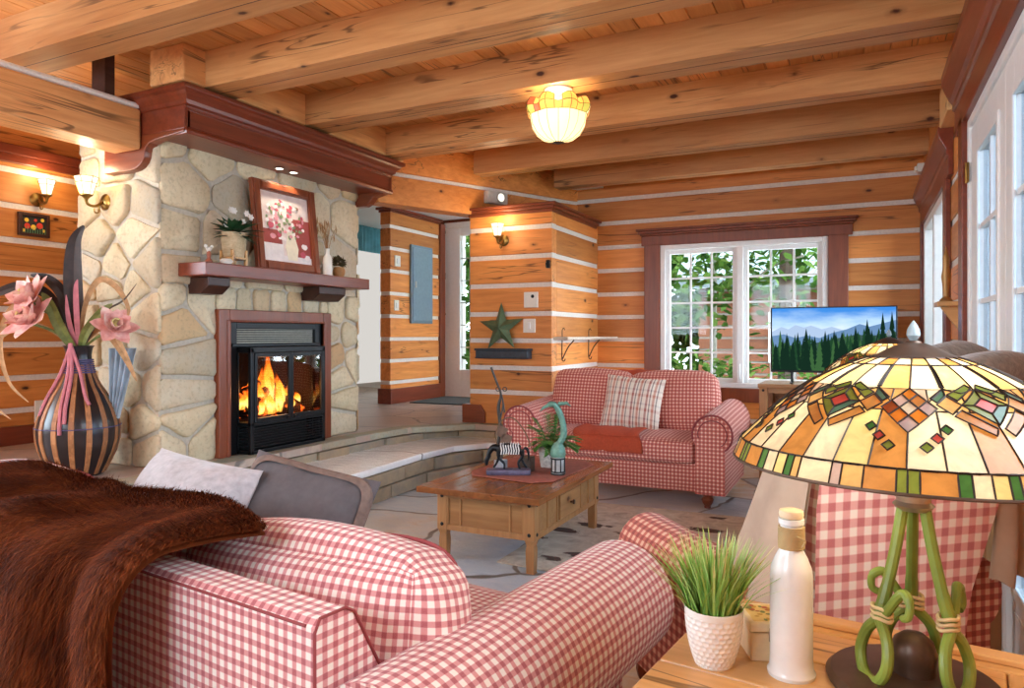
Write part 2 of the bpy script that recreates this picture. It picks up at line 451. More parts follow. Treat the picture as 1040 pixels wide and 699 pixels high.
def courses(b, line, z0, z1, back, lmin, lmax, jit=.02, m=0):
    seglen = [(Vector(q) - Vector(p)).length for p, q in zip(line, line[1:])]; tot = sum(seglen)
    def at(s):
        s = max(0, min(tot - 1e-6, s))
        for i, l in enumerate(seglen):
            if s <= l:
                p, q = Vector(line[i]), Vector(line[i + 1]); d = (q - p).normalized()
                return p + d * s, Vector((d.y, -d.x))
            s -= l
        return Vector(line[-1]), Vector((1, 0))
    s = 0
    while s < tot - .05:
        L = min(R.uniform(lmin, lmax), tot - s)
        g = .006; o = R.uniform(-jit, jit)
        p, n = at(s + g); q, n2 = at(s + L - g)
        a, c = p + n * o, q + n2 * (o + R.uniform(-.006, .006))
        e, f = q - n2 * back, p - n * back
        zt = z1 - R.uniform(0, .006)
        b.prism([(v.x, v.y) for v in (f, a, c, e)], lambda x, y, k: (x, y, zt if k else z0), m, R.random())
        s += L
b = B()
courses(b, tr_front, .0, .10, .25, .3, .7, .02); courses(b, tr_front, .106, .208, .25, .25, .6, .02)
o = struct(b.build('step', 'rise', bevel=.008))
uf = [(-3.62, -.9)] + plat[2:7]
b = B(); courses(b, uf, .20, .325, .2, .3, .6, .008)
b2 = B(); courses(b2, uf, .33, UP + .006, .16, .35, .7, .018)
struct(b.build('step', 'rise', bevel=.008)); struct(b2.build('step', 'coping', bevel=.01))

chB = [.13, .38, .63, .885, 1.15, 1.38, 1.615, 1.86, 2.10, 2.35, 2.595]
logwall('wall_back', 'y', YB, 1, -2.75, .62, 0, 2.9, chB, [(-1.80, -.27, .69, 2.09)])
logwall('wall_right', 'x', XR, 1, -1.0, 7.14, 0, 2.9, chB, [(2.2, 4.12, -.1, 2.25), (5.1, 6.88, .8, 2.13), (.7, 1.55, 1.35, 2.2)])  # last opening is added, out of view, to let in extra daylight
logwall('wall_front', 'y', -1.0, -1, -5.8, .62, 0, 2.9, chB, [(-4.0, -2.9, 1.2, 2.2), (-2.0, -.9, 1.3, 2.2)])  # both openings are invented, behind the camera, as daylight sources
chL = [.634, .876, 1.125, 1.389, 1.653, 1.902, 2.158, 2.422]
logwall('wall_left', 'x', -5.65, -1, -1.0, 5.2, UP, 2.9, chL, [(-.8, 1.3, .8, 2.45)])  # unseen opening added to throw daylight onto the steps and floor
b = B(); b.box(-7.3, -5.66, 5.21, 5.31, UP, 2.9); b.box(-7.3, -7.2, 5.31, 9, UP, 2.9); b.box(-7.2, -5.2, 8.9, 9.0, UP, 2.9); struct(b.build('wall_entry', 'plaster'))
# ceiling: tongue and groove planks running to the back wall
b = B(); x = -7.3
while x < .62:
    w = .138
    b.box(x + .0025, x + w - .0025, -1.1, 9.0, 2.878, 2.91, 0, R.random()); x += w
b.box(-7.3, .62, -1.1, 9.0, 2.91, 2.95, 0, .3)
struct(b.build('ceiling', 'plank', bevel=.003))
# six joists across the room
names = ['nearest ceiling beam, crossing the top left corner of the room in front of the fireplace', 'second ceiling beam from the front, meeting the wall plate above the carved mantel hood', 'third ceiling beam, carrying the stained glass ceiling light', 'fourth ceiling beam, just behind the stained glass ceiling light', 'fifth ceiling beam, second from the window wall', 'last ceiling beam, closest to the window wall']
joists = [(-5.64, 2.17, 2.40), (-3.50, 2.95, 3.18), (-3.50, 3.79, 4.02), (-3.50, 4.72, 4.90), (-3.16, 5.61, 5.78), (-2.74, 6.49, 6.65)]
for (x0, y0, y1), lb in zip(joists, names):
    b = B(); b.box(x0, XR, y0, y1, 2.662, 2.877, 0, R.random()); b.box(x0 + .02, XR, (y0 + y1) / 2 - .002, (y0 + y1) / 2 + .002, 2.6605, 2.663, 1)
    o = b.build('ceiling_beam', ['beam', 'darkw'], bevel=.008, off=(x0, (y0 + y1) / 2, 2.662)); tag(o, lb, 'beam', 'ceiling beams')
# plate above the hood, and the two headers
b = B(); b.box(-3.77, -3.48, 2.80, 4.98, 2.662, 2.877, 0, .7)
tag(b.build('wall_plate', 'beamy', bevel=.01, off=(-3.6, 2.8, 2.66)), 'squared pine plate resting on top of the carved mantel hood', 'beam')
b = B(); b.box(-4.12, -3.88, -.95, 2.83, 2.31, 2.555, 0, .55); b.box(-4.08, -3.884, -.95, 2.83, 2.555, 2.592, 1)
tag(b.build('header_log', ['beamy', 'chink'], bevel=.02, off=(-4, 2.83, 2.31)), 'thick squared log with white chinking on top, ending at the left of the mantel hood', 'beam')
b = B(); b.box(-4.06, -3.94, 2.64, 2.70, 2.592, 2.877, 0, .4); tag(b.build('short_post', 'darkw', off=(-4, 2.67, 2.592)), 'short dark post between the left header log and the ceiling', 'post')
ang = math.atan2(7.0 - 4.86, -2.68 + 3.66); Lh = math.hypot(2.14, .98)
HMX = Matrix.Translation((-3.66, 4.86, 0)) @ Matrix.Rotation(ang, 4, 'Z')
b = B(); b.box(0, Lh, 0, .18, 2.32, 2.565, 0, .4, HMX); b.box(0, Lh, .012, .17, 2.565, 2.602, 1, .5, HMX); b.box(0, Lh, 0, .18, 2.602, 2.877, 0, .75, HMX)
o = struct(b.build('wall_header', ['logy', 'chink'], bevel=.008))

# pillar (boxed log closet) and the partition by the entrance
def crown(b, x0, x1, y0, y1, z0, outs, m=0):
    """stacked moulding around a rectangular footprint; outs: (height, overhang)"""
    z = z0
    for h, o in outs: b.box(x0 - o, x1 + o, y0 - o, y1 + o, z, z + h, m); z += h
chP = [.672, .896, 1.146, 1.388, 1.647, 1.907, 2.167]
PX0, PX1, PY0 = -3.29, -2.456, 5.77
logwall('wall_pillar_front', 'y', PY0, 1, PX0, PX1, UP, 2.31, chP, th=.12)
logwall('wall_pillar_side', 'x', PX1 - .002, -1, PY0 + .119, YB, UP, 2.31, chP, th=.12)
logwall('wall_pillar_left', 'x', PX0 + .002, 1, PY0 + .119, YB, UP, 2.31, chP, th=.12)
b = B(); crown(b, PX0, PX1, PY0, YB - .08, 2.29, [(.03, .012), (.03, .03), (.025, .05)]); struct(b.build('trim_1', 'mahox', bevel=.006))
b = B(); b.prism([(-3.36, .0), (-3.12, 0), (-3.12, .10), (-3.17, .17), (-3.36, .17)], lambda x, z, k: (x, PY0 - .025 + .3 * (1 - k), UP + z)); struct(b.build('baseboard_pillar', 'mahox', bevel=.005))
chE = [.631, .889, 1.148, 1.42, 1.688, 1.955, 2.224, 2.483]
logwall('wall_partition', 'x', -4.98, -1, 6.85, 7.92, UP, 2.66, chE, th=.15)
b = B(); b.box(-5.15, -4.955, 6.825, 7.93, UP, .56); struct(b.build('baseboard_partition', 'maho', bevel=.006))
b = B(); crown(b, -5.13, -4.98, 6.85, 7.92, 2.65, [(.03, .015), (.03, .04)]); struct(b.build('trim_2', 'maho', bevel=.005))
b = B(); b.box(-5.10, -4.955, 7.92, 8.04, UP, 2.66); struct(b.build('trim_3', 'mahoz', bevel=.006))
b = B(); b.box(-5.2, -2.4, 6.7, 9.0, 2.72, 2.76); b.box(-7.2, -5.0, 5.3, 9.0, 2.76, 2.8); struct(b.build('ceiling', 'white'))
logwall('wall_hall', 'y', 8.06, 1, -3.95, -2.4, UP, 2.72, chE, th=.12)
b = B(); b.box(-5.2, -2.4, 8.06, 8.2, 2.66, 2.76); b.box(-3.97, -3.95, 8.04, 8.2, UP, 2.7); struct(b.build('trim_4', 'mahox'))
# entrance door, white with a tall leaded light
d = sempty('door_1', (-4.45, 8.06, UP))
b = B()
for x0, x1, z0, z1 in ((-4.96, -4.74, .38, 2.66), (-4.26, -3.96, .38, 2.66), (-4.74, -4.26, .38, .74), (-4.74, -4.26, 2.5, 2.66)): b.box(x0, x1, 8.05, 8.10, z0, z1)
b.box(-4.97, -3.95, 8.03, 8.05, 2.60, 2.68); b.build('door_frame', 'white', d, bevel=.006)
b = B()
for k in range(1, 6): b.box(-4.74, -4.26, 8.07, 8.08, .74 + k * .293 - .006, .74 + k * .293 + .006)
for x in (-4.6, -4.4): b.box(x - .006, x + .006, 8.07, 8.08, .74, 2.5)
b.build('leading', 'silver', d)
b = B(); b.box(-4.74, -4.26, 8.078, 8.082, .74, 2.5); b.build('pane', glass('entrance glass', gloss=.01), d)
# wall_left crown and base
b = B(); b.box(-5.65, -5.61, -.6, 5.2, 2.47, 2.53, 0); b.box(-5.65, -5.58, -.6, 5.2, 2.53, 2.60, 0); struct(b.build('trim_5', 'maho', bevel=.006))
b = B(); b.box(-5.65, -5.62, -.95, 5.2, UP, .52); struct(b.build('baseboard_left', 'maho', bevel=.005))

# ---- back window
w1 = sempty('window_1', (-1.035, YB, .69))
X0, X1, Z0, Z1 = -1.80, -.27, .69, 2.09
b = B()
def frame(b, x0, x1, z0, z1, y0, y1, t, m=0):
    b.box(x0, x0 + t, y0, y1, z0, z1, m); b.box(x1 - t, x1, y0, y1, z0, z1, m)
    b.box(x0 + t, x1 - t, y0, y1, z0, z0 + t, m); b.box(x0 + t, x1 - t, y0, y1, z1 - t, z1, m)
frame(b, X0, X1, Z0, Z1, YB - .02, YB + .12, .05)
b.box(-1.065, -1.005, YB - .02, YB + .12, Z0 + .05, Z1 - .05)
b.build('window_frame', 'white', w1, bevel=.006)
for x0, x1 in ((X0 + .05, -1.065), (-1.005, X1 - .05)):
    b = B(); frame(b, x0, x1, Z0 + .05, Z1 - .05, YB + .01, YB + .06, .042); s = b.build('sash', 'white', w1, bevel=.005)
    b = B(); gx0, gx1, gz0, gz1 = x0 + .042, x1 - .042, Z0 + .092, Z1 - .092
    for k in (1, 2): x = gx0 + (gx1 - gx0) * k / 3; b.box(x - .009, x + .009, YB + .03, YB + .045, gz0, gz1)
    for k in range(1, 5): z = gz0 + (gz1 - gz0) * k / 5; b.box(gx0, gx1, YB + .031, YB + .044, z - .009, z + .009)
    b.build('muntins', 'white', s)
    b = B(); b.box(gx0, gx1, YB + .036, YB + .040, gz0, gz1); b.build('pane', glass('window glass', gloss=.008), s)
b = B(); b.tube([(-1.035, YB - .03, .78), (-1.035, YB - .05, .80), (-1.035, YB - .05, .90), (-1.035, YB - .03, .92)], .007); b.build('latch', 'white', w1)
b = B()
b.box(-1.96, -1.80, YB - .035, YB, .55, 2.10); b.box(-.27, -.055 - .05, YB - .035, YB, .55, 2.10)
b.box(-1.99, -.07, YB - .03, YB, 2.09, 2.19); b.box(-2.0, -.06, YB - .045, YB, 2.19, 2.21); b.box(-2.02, -.04, YB - .065, YB, 2.21, 2.235); b.box(-2.035, -.025, YB - .08, YB, 2.235, 2.255)
b.box(-1.80, -.27, YB - .045, YB, .56, .69)
struct(b.build('trim_6', 'mahoz', bevel=.006))

# ---- right wall: window and french door
w2 = sempty('window_2', (XR, 6, .8))
b = B()
def frx(b, y0, y1, z0, z1, x0, x1, t):
    b.box(x0, x1, y0, y0 + t, z0, z1); b.box(x0, x1, y1 - t, y1, z0, z1); b.box(x0, x1, y0 + t, y1 - t, z0, z0 + t); b.box(x0, x1, y0 + t, y1 - t, z1 - t, z1)
frx(b, 5.1, 6.88, .8, 2.13, XR - .01, XR + .12, .06); b.box(XR - .01, XR + .12, 5.95, 6.03, .86, 2.07); b.build('window_frame', 'white', w2, bevel=.006)
b = B(); b.box(XR + .05, XR + .054, 5.16, 6.82, .86, 2.07); b.build('pane', glass('side window glass', fres=True), w2)
b = B(); b.box(XR - .03, XR, 4.95, 5.10, 0, 2.14, 0); b.box(XR - .03, XR, 6.88, 6.99, 0, 2.14, 0); b.box(XR - .03, XR, 5.1, 6.88, .68, .8)
def crownx(b, y0, y1, z0, prof):
    poly = [(0, z0)] + [(-o, z0 + z) for o, z in prof] + [(0, z0 + prof[-1][1])]
    b.prism([(p[0], p[1]) for p in poly], lambda a, z, k: (XR + a, y1 if k else y0, z))
crownx(b, 4.80, 6.99, 2.13, [(.028, 0), (.028, .11), (.04, .12), (.04, .15), (.05, .17), (.075, .22), (.08, .25), (.08, .28), (.06, .285)])
struct(b.build('trim_7', 'maho', bevel=.004))
b = B(); b.box(XR - .035, XR, 4.12, 4.26, 0, 2.28)
crownx(b, -.6, 4.42, 2.25, [(.035, 0), (.035, .13), (.045, .14), (.045, .17), (.06, .19), (.085, .25), (.095, .28), (.095, .33), (.06, .335)])
struct(b.build('trim_8', 'maho', bevel=.004))
b = B(); b.box(XR - .07, XR, 4.42, 4.80, 2.40, 2.60, 0, .9); struct(b.build('trim_9', 'oaky', bevel=.006))
b = B(); b.box(XR - .03, XR, -.6, 2.2, 0, .14); b.box(XR - .03, XR, 4.26, 4.95, 0, .14); b.box(XR - .03, XR, 5.1, 7, 0, .14); struct(b.build('baseboard_right', 'maho'))
b = B(); b.box(-2.45, XR, YB - .03, YB, 0, .16); struct(b.build('baseboard_back', 'mahox'))
d2 = sempty('door_2', (XR, 3.15, 0))
b = B(); frx(b, 2.2, 4.12, -.02, 2.25, XR - .012, XR + .12, .045); b.build('door_frame', 'white', d2, bevel=.005)
for y0, y1 in ((2.245, 3.158), (3.162, 4.075)):
    b = B(); g0, g1 = y0 + .17, y1 - .24 if y0 > 3 else y1 - .17
    if y0 > 3: g0 = y0 + .15
    for a, c, p, q in ((y0, g0, .02, 2.2), (g1, y1, .02, 2.2), (g0, g1, .02, .32), (g0, g1, 2.04, 2.2)): b.box(XR, XR + .045, a, c, p, q)
    lf = b.build('door_leaf', 'white', d2, bevel=.004)
    b = B(); frx(b, g0 - .03, g1 + .03, .29, 2.07, XR - .008, XR + .004, .035); b.build('glazing_bead', 'white', lf, bevel=.004)
    b = B()
    for k in range(1, 5): z = .32 + k * 1.72 / 5; b.box(XR + .008, XR + .03, g0, g1, z - .011, z + .011)
    y = (g0 + g1) / 2; b.box(XR + .009, XR + .029, y - .011, y + .011, .32, 2.04); b.build('muntins', 'white', lf)
    b = B(); b.box(XR + .02, XR + .024, g0, g1, .32, 2.04); b.build('pane', glass('door glass', (214, 226, 236), fres=True), lf)
    b = B(); b.box(XR - .004, XR + .002, g0, g1, .08, .24); b.build('kick_panel', 'white', lf, bevel=.003)
b = B()
for z in (.3, 1.1, 1.99): b.tube([(XR - .018, 4.082, z - .05), (XR - .018, 4.082, z + .05)], .008, 10); b.box(XR - .016, XR - .011, 4.06, 4.115, z - .048, z + .048)
b.build('hinge', 'brass', d2)
# ------------------------------------------------------------------ fieldstone chimney
def clip(poly, px, py, nx, ny):
    out = []; n = len(poly)
    for i in range(n):
        a, c = poly[i], poly[(i + 1) % n]
        da = (a[0] - px) * nx + (a[1] - py) * ny; dc = (c[0] - px) * nx + (c[1] - py) * ny
        if da <= 0: out.append(a)
        if (da < 0 < dc) or (dc < 0 < da):
            t = da / (da - dc); out.append((a[0] + (c[0] - a[0]) * t, a[1] + (c[1] - a[1]) * t))
    return out
def stones(b, rect, fn, rowh=(.16, .26), wid=(.2, .46), gap=.011, jit=.035, seed=1, dep=(.015, .04)):
    r = random.Random(seed); u0, u1, v0, v1 = rect; sites = []
    v = v0
    while v < v1 - .02:
        h = min(r.uniform(*rowh), v1 - v)
        if v1 - v - h < .09: h = v1 - v
        u = u0 - r.uniform(0, .12)
        while u < u1:
            w = r.uniform(*wid); cx = u + w / 2
            if u0 - .02 < cx < u1 + .02: sites.append((cx + r.uniform(-jit, jit), v + h / 2 + r.uniform(-jit, jit)))
            u += w
        v += h
    for i, (sx, sy) in enumerate(sites):
        p = [(u0, v0), (u1, v0), (u1, v1), (u0, v1)]
        for j, (tx, ty) in enumerate(sites):
            if i == j or abs(tx - sx) > .9 or abs(ty - sy) > .7: continue
            d = math.hypot(tx - sx, ty - sy) or 1e-6; nx, ny = (tx - sx) / d, (ty - sy) / d
            p = clip(p, (sx + tx) / 2 - nx * gap, (sy + ty) / 2 - ny * gap, nx, ny)
            if len(p) < 3: break
        if len(p) < 3: continue
        ar = abs(sum(p[k][0] * p[(k + 1) % len(p)][1] - p[(k + 1) % len(p)][0] * p[k][1] for k in range(len(p)))) / 2
        if ar < .003: continue
        q = []
        for k in range(len(p)):                       # knock off the corners, roughen the edges
            a, c, e = p[k - 1], p[k], p[(k + 1) % len(p)]
            la = math.hypot(a[0] - c[0], a[1] - c[1]); le = math.hypot(e[0] - c[0], e[1] - c[1])
            ca = min(.4, .022 / max(la, .001)); ce = min(.4, .022 / max(le, .001))
            q.append((c[0] + (a[0] - c[0]) * ca, c[1] + (a[1] - c[1]) * ca))
            q.append((c[0] + (e[0] - c[0]) * ce, c[1] + (e[1] - c[1]) * ce))
            if le > .14:
                nx, ny = (e[1] - c[1]) / le, -(e[0] - c[0]) / le
                for f in (.35, .65):
                    o = r.uniform(-.006, .002); q.append((c[0] + (e[0] - c[0]) * f + nx * o, c[1] + (e[1] - c[1]) * f + ny * o))
        cx = sum(x for x, _ in q) / len(q); cy = sum(y for _, y in q) / len(q)
        D = r.uniform(*dep); n = len(q); base = len(b.v); tint = r.random()
        tilt = (r.uniform(-.04, .04), r.uniform(-.05, .05))
        rings = ((1, -.005), (1, D * .62), (None, D))
        for s, dd in rings:
            for x, y in q:
                if s is None:
                    l = math.hypot(x - cx, y - cy) or 1e-6; k = max(.3, 1 - .016 / l); x2, y2 = cx + (x - cx) * k, cy + (y - cy) * k
                    dd2 = dd + tilt[0] * (x2 - cx) + tilt[1] * (y2 - cy) + r.uniform(-.002, .002)
                else: x2, y2, dd2 = x, y, dd
                b.v.append(tuple(fn(x2, y2, dd2)))
        b.v.append(tuple(fn(cx, cy, D + r.uniform(0, .006))))
        for g in (0, 1):
            for k in range(n):
                k2 = (k + 1) % n
                b.face([base + g * n + k, base + g * n + k2, base + (g + 1) * n + k2, base + (g + 1) * n + k], 0, None, tint, True)
        for k in range(n): b.face([base + 2 * n + k, base + 2 * n + (k + 1) % n, base + 3 * n], 0, None, tint, True)
FX, FY0, FY1, CX = -3.85, 2.92, 4.80, -4.60
b = B()
ff = lambda u, v, d: (FX + d, u, v)
stones(b, (FY0, 3.34, UP, 1.52), ff, seed=3, jit=.018, gap=.013, rowh=(.15, .24), wid=(.2, .44))
stones(b, (4.42, FY1, UP, 1.52), ff, seed=5, jit=.018, gap=.013, rowh=(.15, .24), wid=(.2, .42))
stones(b, (3.34, 4.42, 1.36, 1.52), ff, seed=6, rowh=(.16, .17), wid=(.09, .2), jit=.01)
stones(b, (FY0, FY1, 1.52, 2.62), ff, seed=9, gap=.014, rowh=(.18, .32), wid=(.22, .55), jit=.085)
stones(b, (CX, FX + .02, UP, 2.66), lambda u, v, d: (u, FY0 - d, v), seed=12, jit=.02, gap=.013, rowh=(.13, .24), wid=(.18, .4))
stones(b, (FX - .72, FX + .02, UP, 2.62), lambda u, v, d: (u, FY1 + d, v), seed=14)
struct(b.build('wall_chimney', 'stone', sharp=60))
b = B()
for y0, y1, z0, z1 in ((FY0, 3.48, UP, 2.66), (4.28, FY1, UP, 2.66), (3.48, 4.28, 1.13, 2.66), (3.48, 4.28, UP, .40)): b.box(CX, FX + .004, y0, y1, z0, z1)
b.box(CX, CX + .2, 3.48, 4.28, .4, 1.13); struct(b.build('wall_chimney_core', 'mortar'))

# ------------------------------------------------------------------ fireplace insert
fr = thing('fireplace', 'black iron fireplace insert with a burning log fire, set in the stone chimney', 'fireplace', (-3.72, 3.88, UP))
b = B()
for y0, y1, z0, z1 in ((3.33, 3.42, UP, 1.37), (4.34, 4.43, UP, 1.37), (3.42, 4.34, 1.29, 1.37)):
    b.box(FX, FX + .055, y0, y1, z0, z1)
b.box(FX, FX + .065, 3.395, 3.42, UP, 1.30); b.box(FX, FX + .065, 4.34, 4.365, UP, 1.30); b.box(FX, FX + .065, 3.42, 4.34, 1.285, 1.30)
b.build('wooden_surround', 'mahoz', fr, bevel=.006)
b = B(); b.box(FX - .02, FX + .03, 3.42, 3.50, UP, 1.285); b.box(FX - .02, FX + .03, 4.27, 4.34, UP, 1.285); b.box(FX - .02, FX + .03, 3.5, 4.27, 1.24, 1.285); b.box(FX - .02, FX + .045, 3.45, 4.31, 1.115, 1.14)
b.build('faceplate', 'black', fr, bevel=.004)
b = B()
for k in range(6): z = 1.15 + k * .0155; b.box(FX - .01, FX + .02, 3.5, 4.27, z, z + .006)
b.box(FX - .05, FX - .04, 3.5, 4.27, 1.13, 1.25)
b.build('top_grille', 'blackm', fr)
IX = -3.70; IY0, IY1 = 3.51, 4.25
b = B()
b.box(-4.35, -4.34, IY0, IY1, .40, 1.12); b.box(-4.35, FX + .01, IY0 - .01, IY0, .4, 1.12); b.box(-4.35, FX + .01, IY1, IY1 + .01, .4, 1.12); b.box(-4.35, FX, IY0, IY1, 1.1, 1.12); b.box(-4.35, FX + .02, IY0, IY1, .585, .60)
b.build('firebox', wood('sooty firebrick', (70, 52, 44), (30, 24, 22), 'y', .9, False), fr)
b = B()                                              # projecting bay
b.box(FX, IX, IY0, IY1, UP + .005, UP + .03); b.box(FX, IX, IY0, IY1, 1.075, 1.115); b.box(FX, IX, IY0, IY1, .575, .60)
for y in (IY0, IY1 - .03): b.box(IX - .03, IX, y, y + .03, UP, 1.11)
for y in (IY0, IY1 - .012): b.box(FX, FX + .03, y, y + .012, UP, 1.11)
b.build('bay_frame', 'black', fr, bevel=.004)
b = B()
for k in range(8):
    z = .425 + k * .0185; b.box(IX - .02, IX - .004, IY0 + .03, IY1 - .03, z, z + .008); b.box(FX, IX - .03, IY0 + .004, IY0 + .014, z, z + .008); b.box(FX, IX - .03, IY1 - .014, IY1 - .004, z, z + .008)
b.box(FX - .05, FX - .04, IY0, IY1, .40, .58, 1); b.build('lower_grille', ['black', 'blackm'], fr)
gl = glass('fire glass', (215, 205, 200), .06)
for y0, y1 in ((IY0 + .03, 3.879), (3.881, IY1 - .03)):
    b = B()
    for a, c, p, q in ((y0, y0 + .022, .60, 1.075), (y1 - .022, y1, .60, 1.075), (y0 + .022, y1 - .022, .60, .63), (y0 + .022, y1 - .022, 1.045, 1.075)): b.box(IX - .012, IX + .008, a, c, p, q)
    dr = b.build('glass_door', 'black', fr, bevel=.003)
    b = B(); b.box(IX - .006, IX - .003, y0 + .02, y1 - .02, .625, 1.05); b.build('pane', gl, dr)
    yk = y1 - .035 if y0 < 3.8 else y0 + .035
    b = B(); b.tube([(IX + .005, yk, .612), (IX + .028, yk, .612)], [.006, .011], 10); b.build('knob', 'black', dr)
for y in (IY0 + .005, IY1 - .008): b = B(); b.box(FX + .03, IX - .03, y, y + .003, .6, 1.075); b.build('side_pane', gl, fr)
# logs and flames
barkm = NT('charred log'); o_ = barkm.obj(); nz = barkm.noise(o_, 14, 4)
emb = barkm.ramp(nz, [(.56, (0, 0, 0, 1)), (.66, (1, .13, .01, 1))])
bs = barkm.n('ShaderNodeBsdfPrincipled', {'Base Color': barkm.ramp(nz, [(.3, (30, 22, 18)), (.7, (96, 62, 40))]), 'Roughness': .9, 'Emission Color': emb, 'Emission Strength': 3.0})
barkm = barkm.surf(bs.outputs[0])
logs = [((-3.98, 3.60, .66), (-3.86, 4.12, .64), .05), ((-4.06, 3.72, .67), (-4.02, 4.2, .66), .055), ((-3.86, 3.66, .64), (-3.98, 3.96, .86), .042), ((-3.84, 4.16, .63), (-4.0, 3.86, .82), .04), ((-3.9, 3.95, .66), (-4.05, 4.15, .78), .04), ((-3.95, 3.58, .73), (-3.96, 3.84, .85), .035)]
for i, (p, q, r_) in enumerate(logs):
    b = B(); P = Vector(p); Q = Vector(q); n_ = 10
    b.tube([P.lerp(Q, k / n_) + Vector((R.uniform(-.005, .005), R.uniform(-.005, .005), R.uniform(-.005, .005))) for k in range(n_ + 1)], [r_ * R.uniform(.9, 1.08) for _ in range(n_ + 1)], 10)
    tag(b.build('firewood_log', barkm, off=p), ['charred log lying along the front of the fire', 'charred log lying at the back of the fire', 'charred log leaning up to the right from the left of the fire', 'charred log leaning up to the left from the right of the fire', 'short charred log at the right end of the fire', 'thin charred log high at the left of the fire'][i], 'log', 'logs in the fire')
fm = NT('flame'); g_ = fm.n('ShaderNodeTexCoord').outputs['UV']; sp = fm.n('ShaderNodeSeparateXYZ', {0: g_})
nf = fm.noise(fm.scale(fm.obj(), (1, 1, .45)), 22, 3, .6, .8)
hgt = fm.math('ADD', sp.outputs[1], fm.math('MULTIPLY', fm.math('SUBTRACT', nf, .5), .7))
fc = fm.ramp(hgt, [(.0, (255, 190, 70)), (.25, (255, 226, 130)), (.5, (255, 170, 50)), (.8, (250, 96, 14)), (1, (200, 50, 6))])
em = fm.n('ShaderNodeEmission', {0: fc, 1: 1.9}).outputs[0]
lw = fm.n('ShaderNodeLayerWeight', {'Blend': .35}).outputs['Facing']
al = fm.math('MULTIPLY', fm.math('SUBTRACT', 1.0, lw), fm.ramp(fm.math('ADD', hgt, fm.math('MULTIPLY', nf, .3)), [(.05, (.2, .2, .2, 1)), (.2, (1, 1, 1, 1)), (.7, (.9, .9, .9, 1)), (1, (.0, .0, .0, 1))]))
fm = fm.surf(fm.n('ShaderNodeMixShader', {0: al, 1: fm.n('ShaderNodeBsdfTransparent').outputs[0], 2: em}).outputs[0])
b = B()
fl = [(-3.93, 3.90, .66, .40, .055), (-3.95, 3.86, .66, .32, .06), (-3.90, 3.80, .66, .24, .05), (-3.92, 3.72, .66, .19, .05), (-3.93, 3.64, .67, .13, .04), (-3.9, 3.99, .64, .3, .045), (-3.92, 4.05, .64, .2, .05), (-3.92, 4.12, .64, .13, .05), (-3.86, 3.93, .63, .26, .04), (-3.86, 3.75, .63, .14, .04), (-3.97, 3.95, .66, .44, .05), (-3.86, 4.06, .63, .13, .04), (-3.98, 3.78, .70, .26, .05), (-3.9, 4.16, .66, .12, .035), (-3.87, 3.86, .62, .2, .045)]
for x, y, z, h, r_ in fl:
    ph = R.uniform(0, 6); lean = R.uniform(-.25, .25)
    def fn(u, v, x=x, y=y, z=z, h=h, r_=r_, ph=ph, lean=lean):
        rad = r_ * (math.sin(PI * min(1, .22 + v * .78)) ** 1.1) * (1 - v * .25) + .001
        a = 2 * PI * u
        return (x + rad * .6 * math.cos(a), y + rad * math.sin(a) + h * lean * v * v + .018 * math.sin(6 * v + ph) * v, z + h * v)
    b.grid(fn, 12, 12, cu=True)
b.build('flames', fm, fr)
point_light('fire_glow', (-3.86, 3.9, .78), 6, (1, .5, .18), .08)

# ------------------------------------------------------------------ mantel shelf, hood and what stands there
ms = thing('mantel_shelf', 'dark red timber mantel shelf on two corbels above the fireplace', 'shelf', (FX, 3.85, 1.55))
b = B(); b.box(FX, FX + .27, 3.04, 4.64, 1.565, 1.648); b.build('shelf_board', 'maho', ms, bevel=.006)
for y0, y1 in ((3.13, 3.30), (4.14, 4.44)):
    b = B(); b.prism([(0, 1.46), (.12, 1.46), (.19, 1.51), (.19, 1.565), (0, 1.565)], lambda x, z, k: (FX + x, y0 if k else y1, z)); b.build('corbel', 'darkw', ms, bevel=.005)
hd = thing('mantel_hood', 'carved red wooden hood with crown moulding at the top of the stone chimney', 'mantel', (FX, 3.85, 2.38))
b = B(); HX = FX + .33
b.box(FX - .03, HX - .02, 2.86, 4.84, 2.385, 2.41); b.box(FX - .02, HX - .004, 2.865, 4.835, 2.40, 2.62)
pr = [(-.03, 2.37), (.012, 2.37), (.018, 2.385), (.012, 2.405), (.0, 2.41), (.0, 2.51), (.012, 2.515), (.012, 2.53), (.03, 2.54), (.035, 2.56), (.06, 2.585), (.07, 2.60), (.09, 2.61), (.09, 2.635), (.07, 2.64), (-.03, 2.64)]
b.prism(pr, lambda a, z, k: (HX + a, (2.86 - a) if not k else 4.84 + a, z))
b.prism(pr, lambda a, z, k: (HX + a if not k else -4.24, 2.86 - a, z))
b.prism(pr, lambda a, z, k: (HX + a if k else -4.2, 4.84 + a, z))
b.box(-4.24, HX, 2.84, 2.88, 2.40, 2.63); b.box(-4.2, HX, 4.82, 4.86, 2.40, 2.63)
b.build('hood_board', 'maho', hd, bevel=.003)
sc = [(-4.24, 2.40), (-4.24, 2.20), (-3.99, 2.20)] + [(-3.99 + .13 * math.sin(t * PI / 2) , 2.20 + .10 * (1 - math.cos(t * PI / 2))) for t in (.2, .4, .6, .8, 1)] + [(-3.86 + .10 * (1 - math.cos(t * PI / 2)) + 0, 2.30 + .06 * math.sin(t * PI / 2)) for t in (.3, .6, 1)] + [(HX, 2.38), (HX, 2.40)]
b = B(); b.prism(sc, lambda x, z, k: (x, 2.835 if k else 2.90, z)); b.build('scroll_bracket', 'mahox', hd, bevel=.006)
sc2 = [(FX, 2.40), (FX, 2.28), (FX + .1, 2.28), (FX + .15, 2.30), (FX + .19, 2.35), (HX, 2.38), (HX, 2.40)]
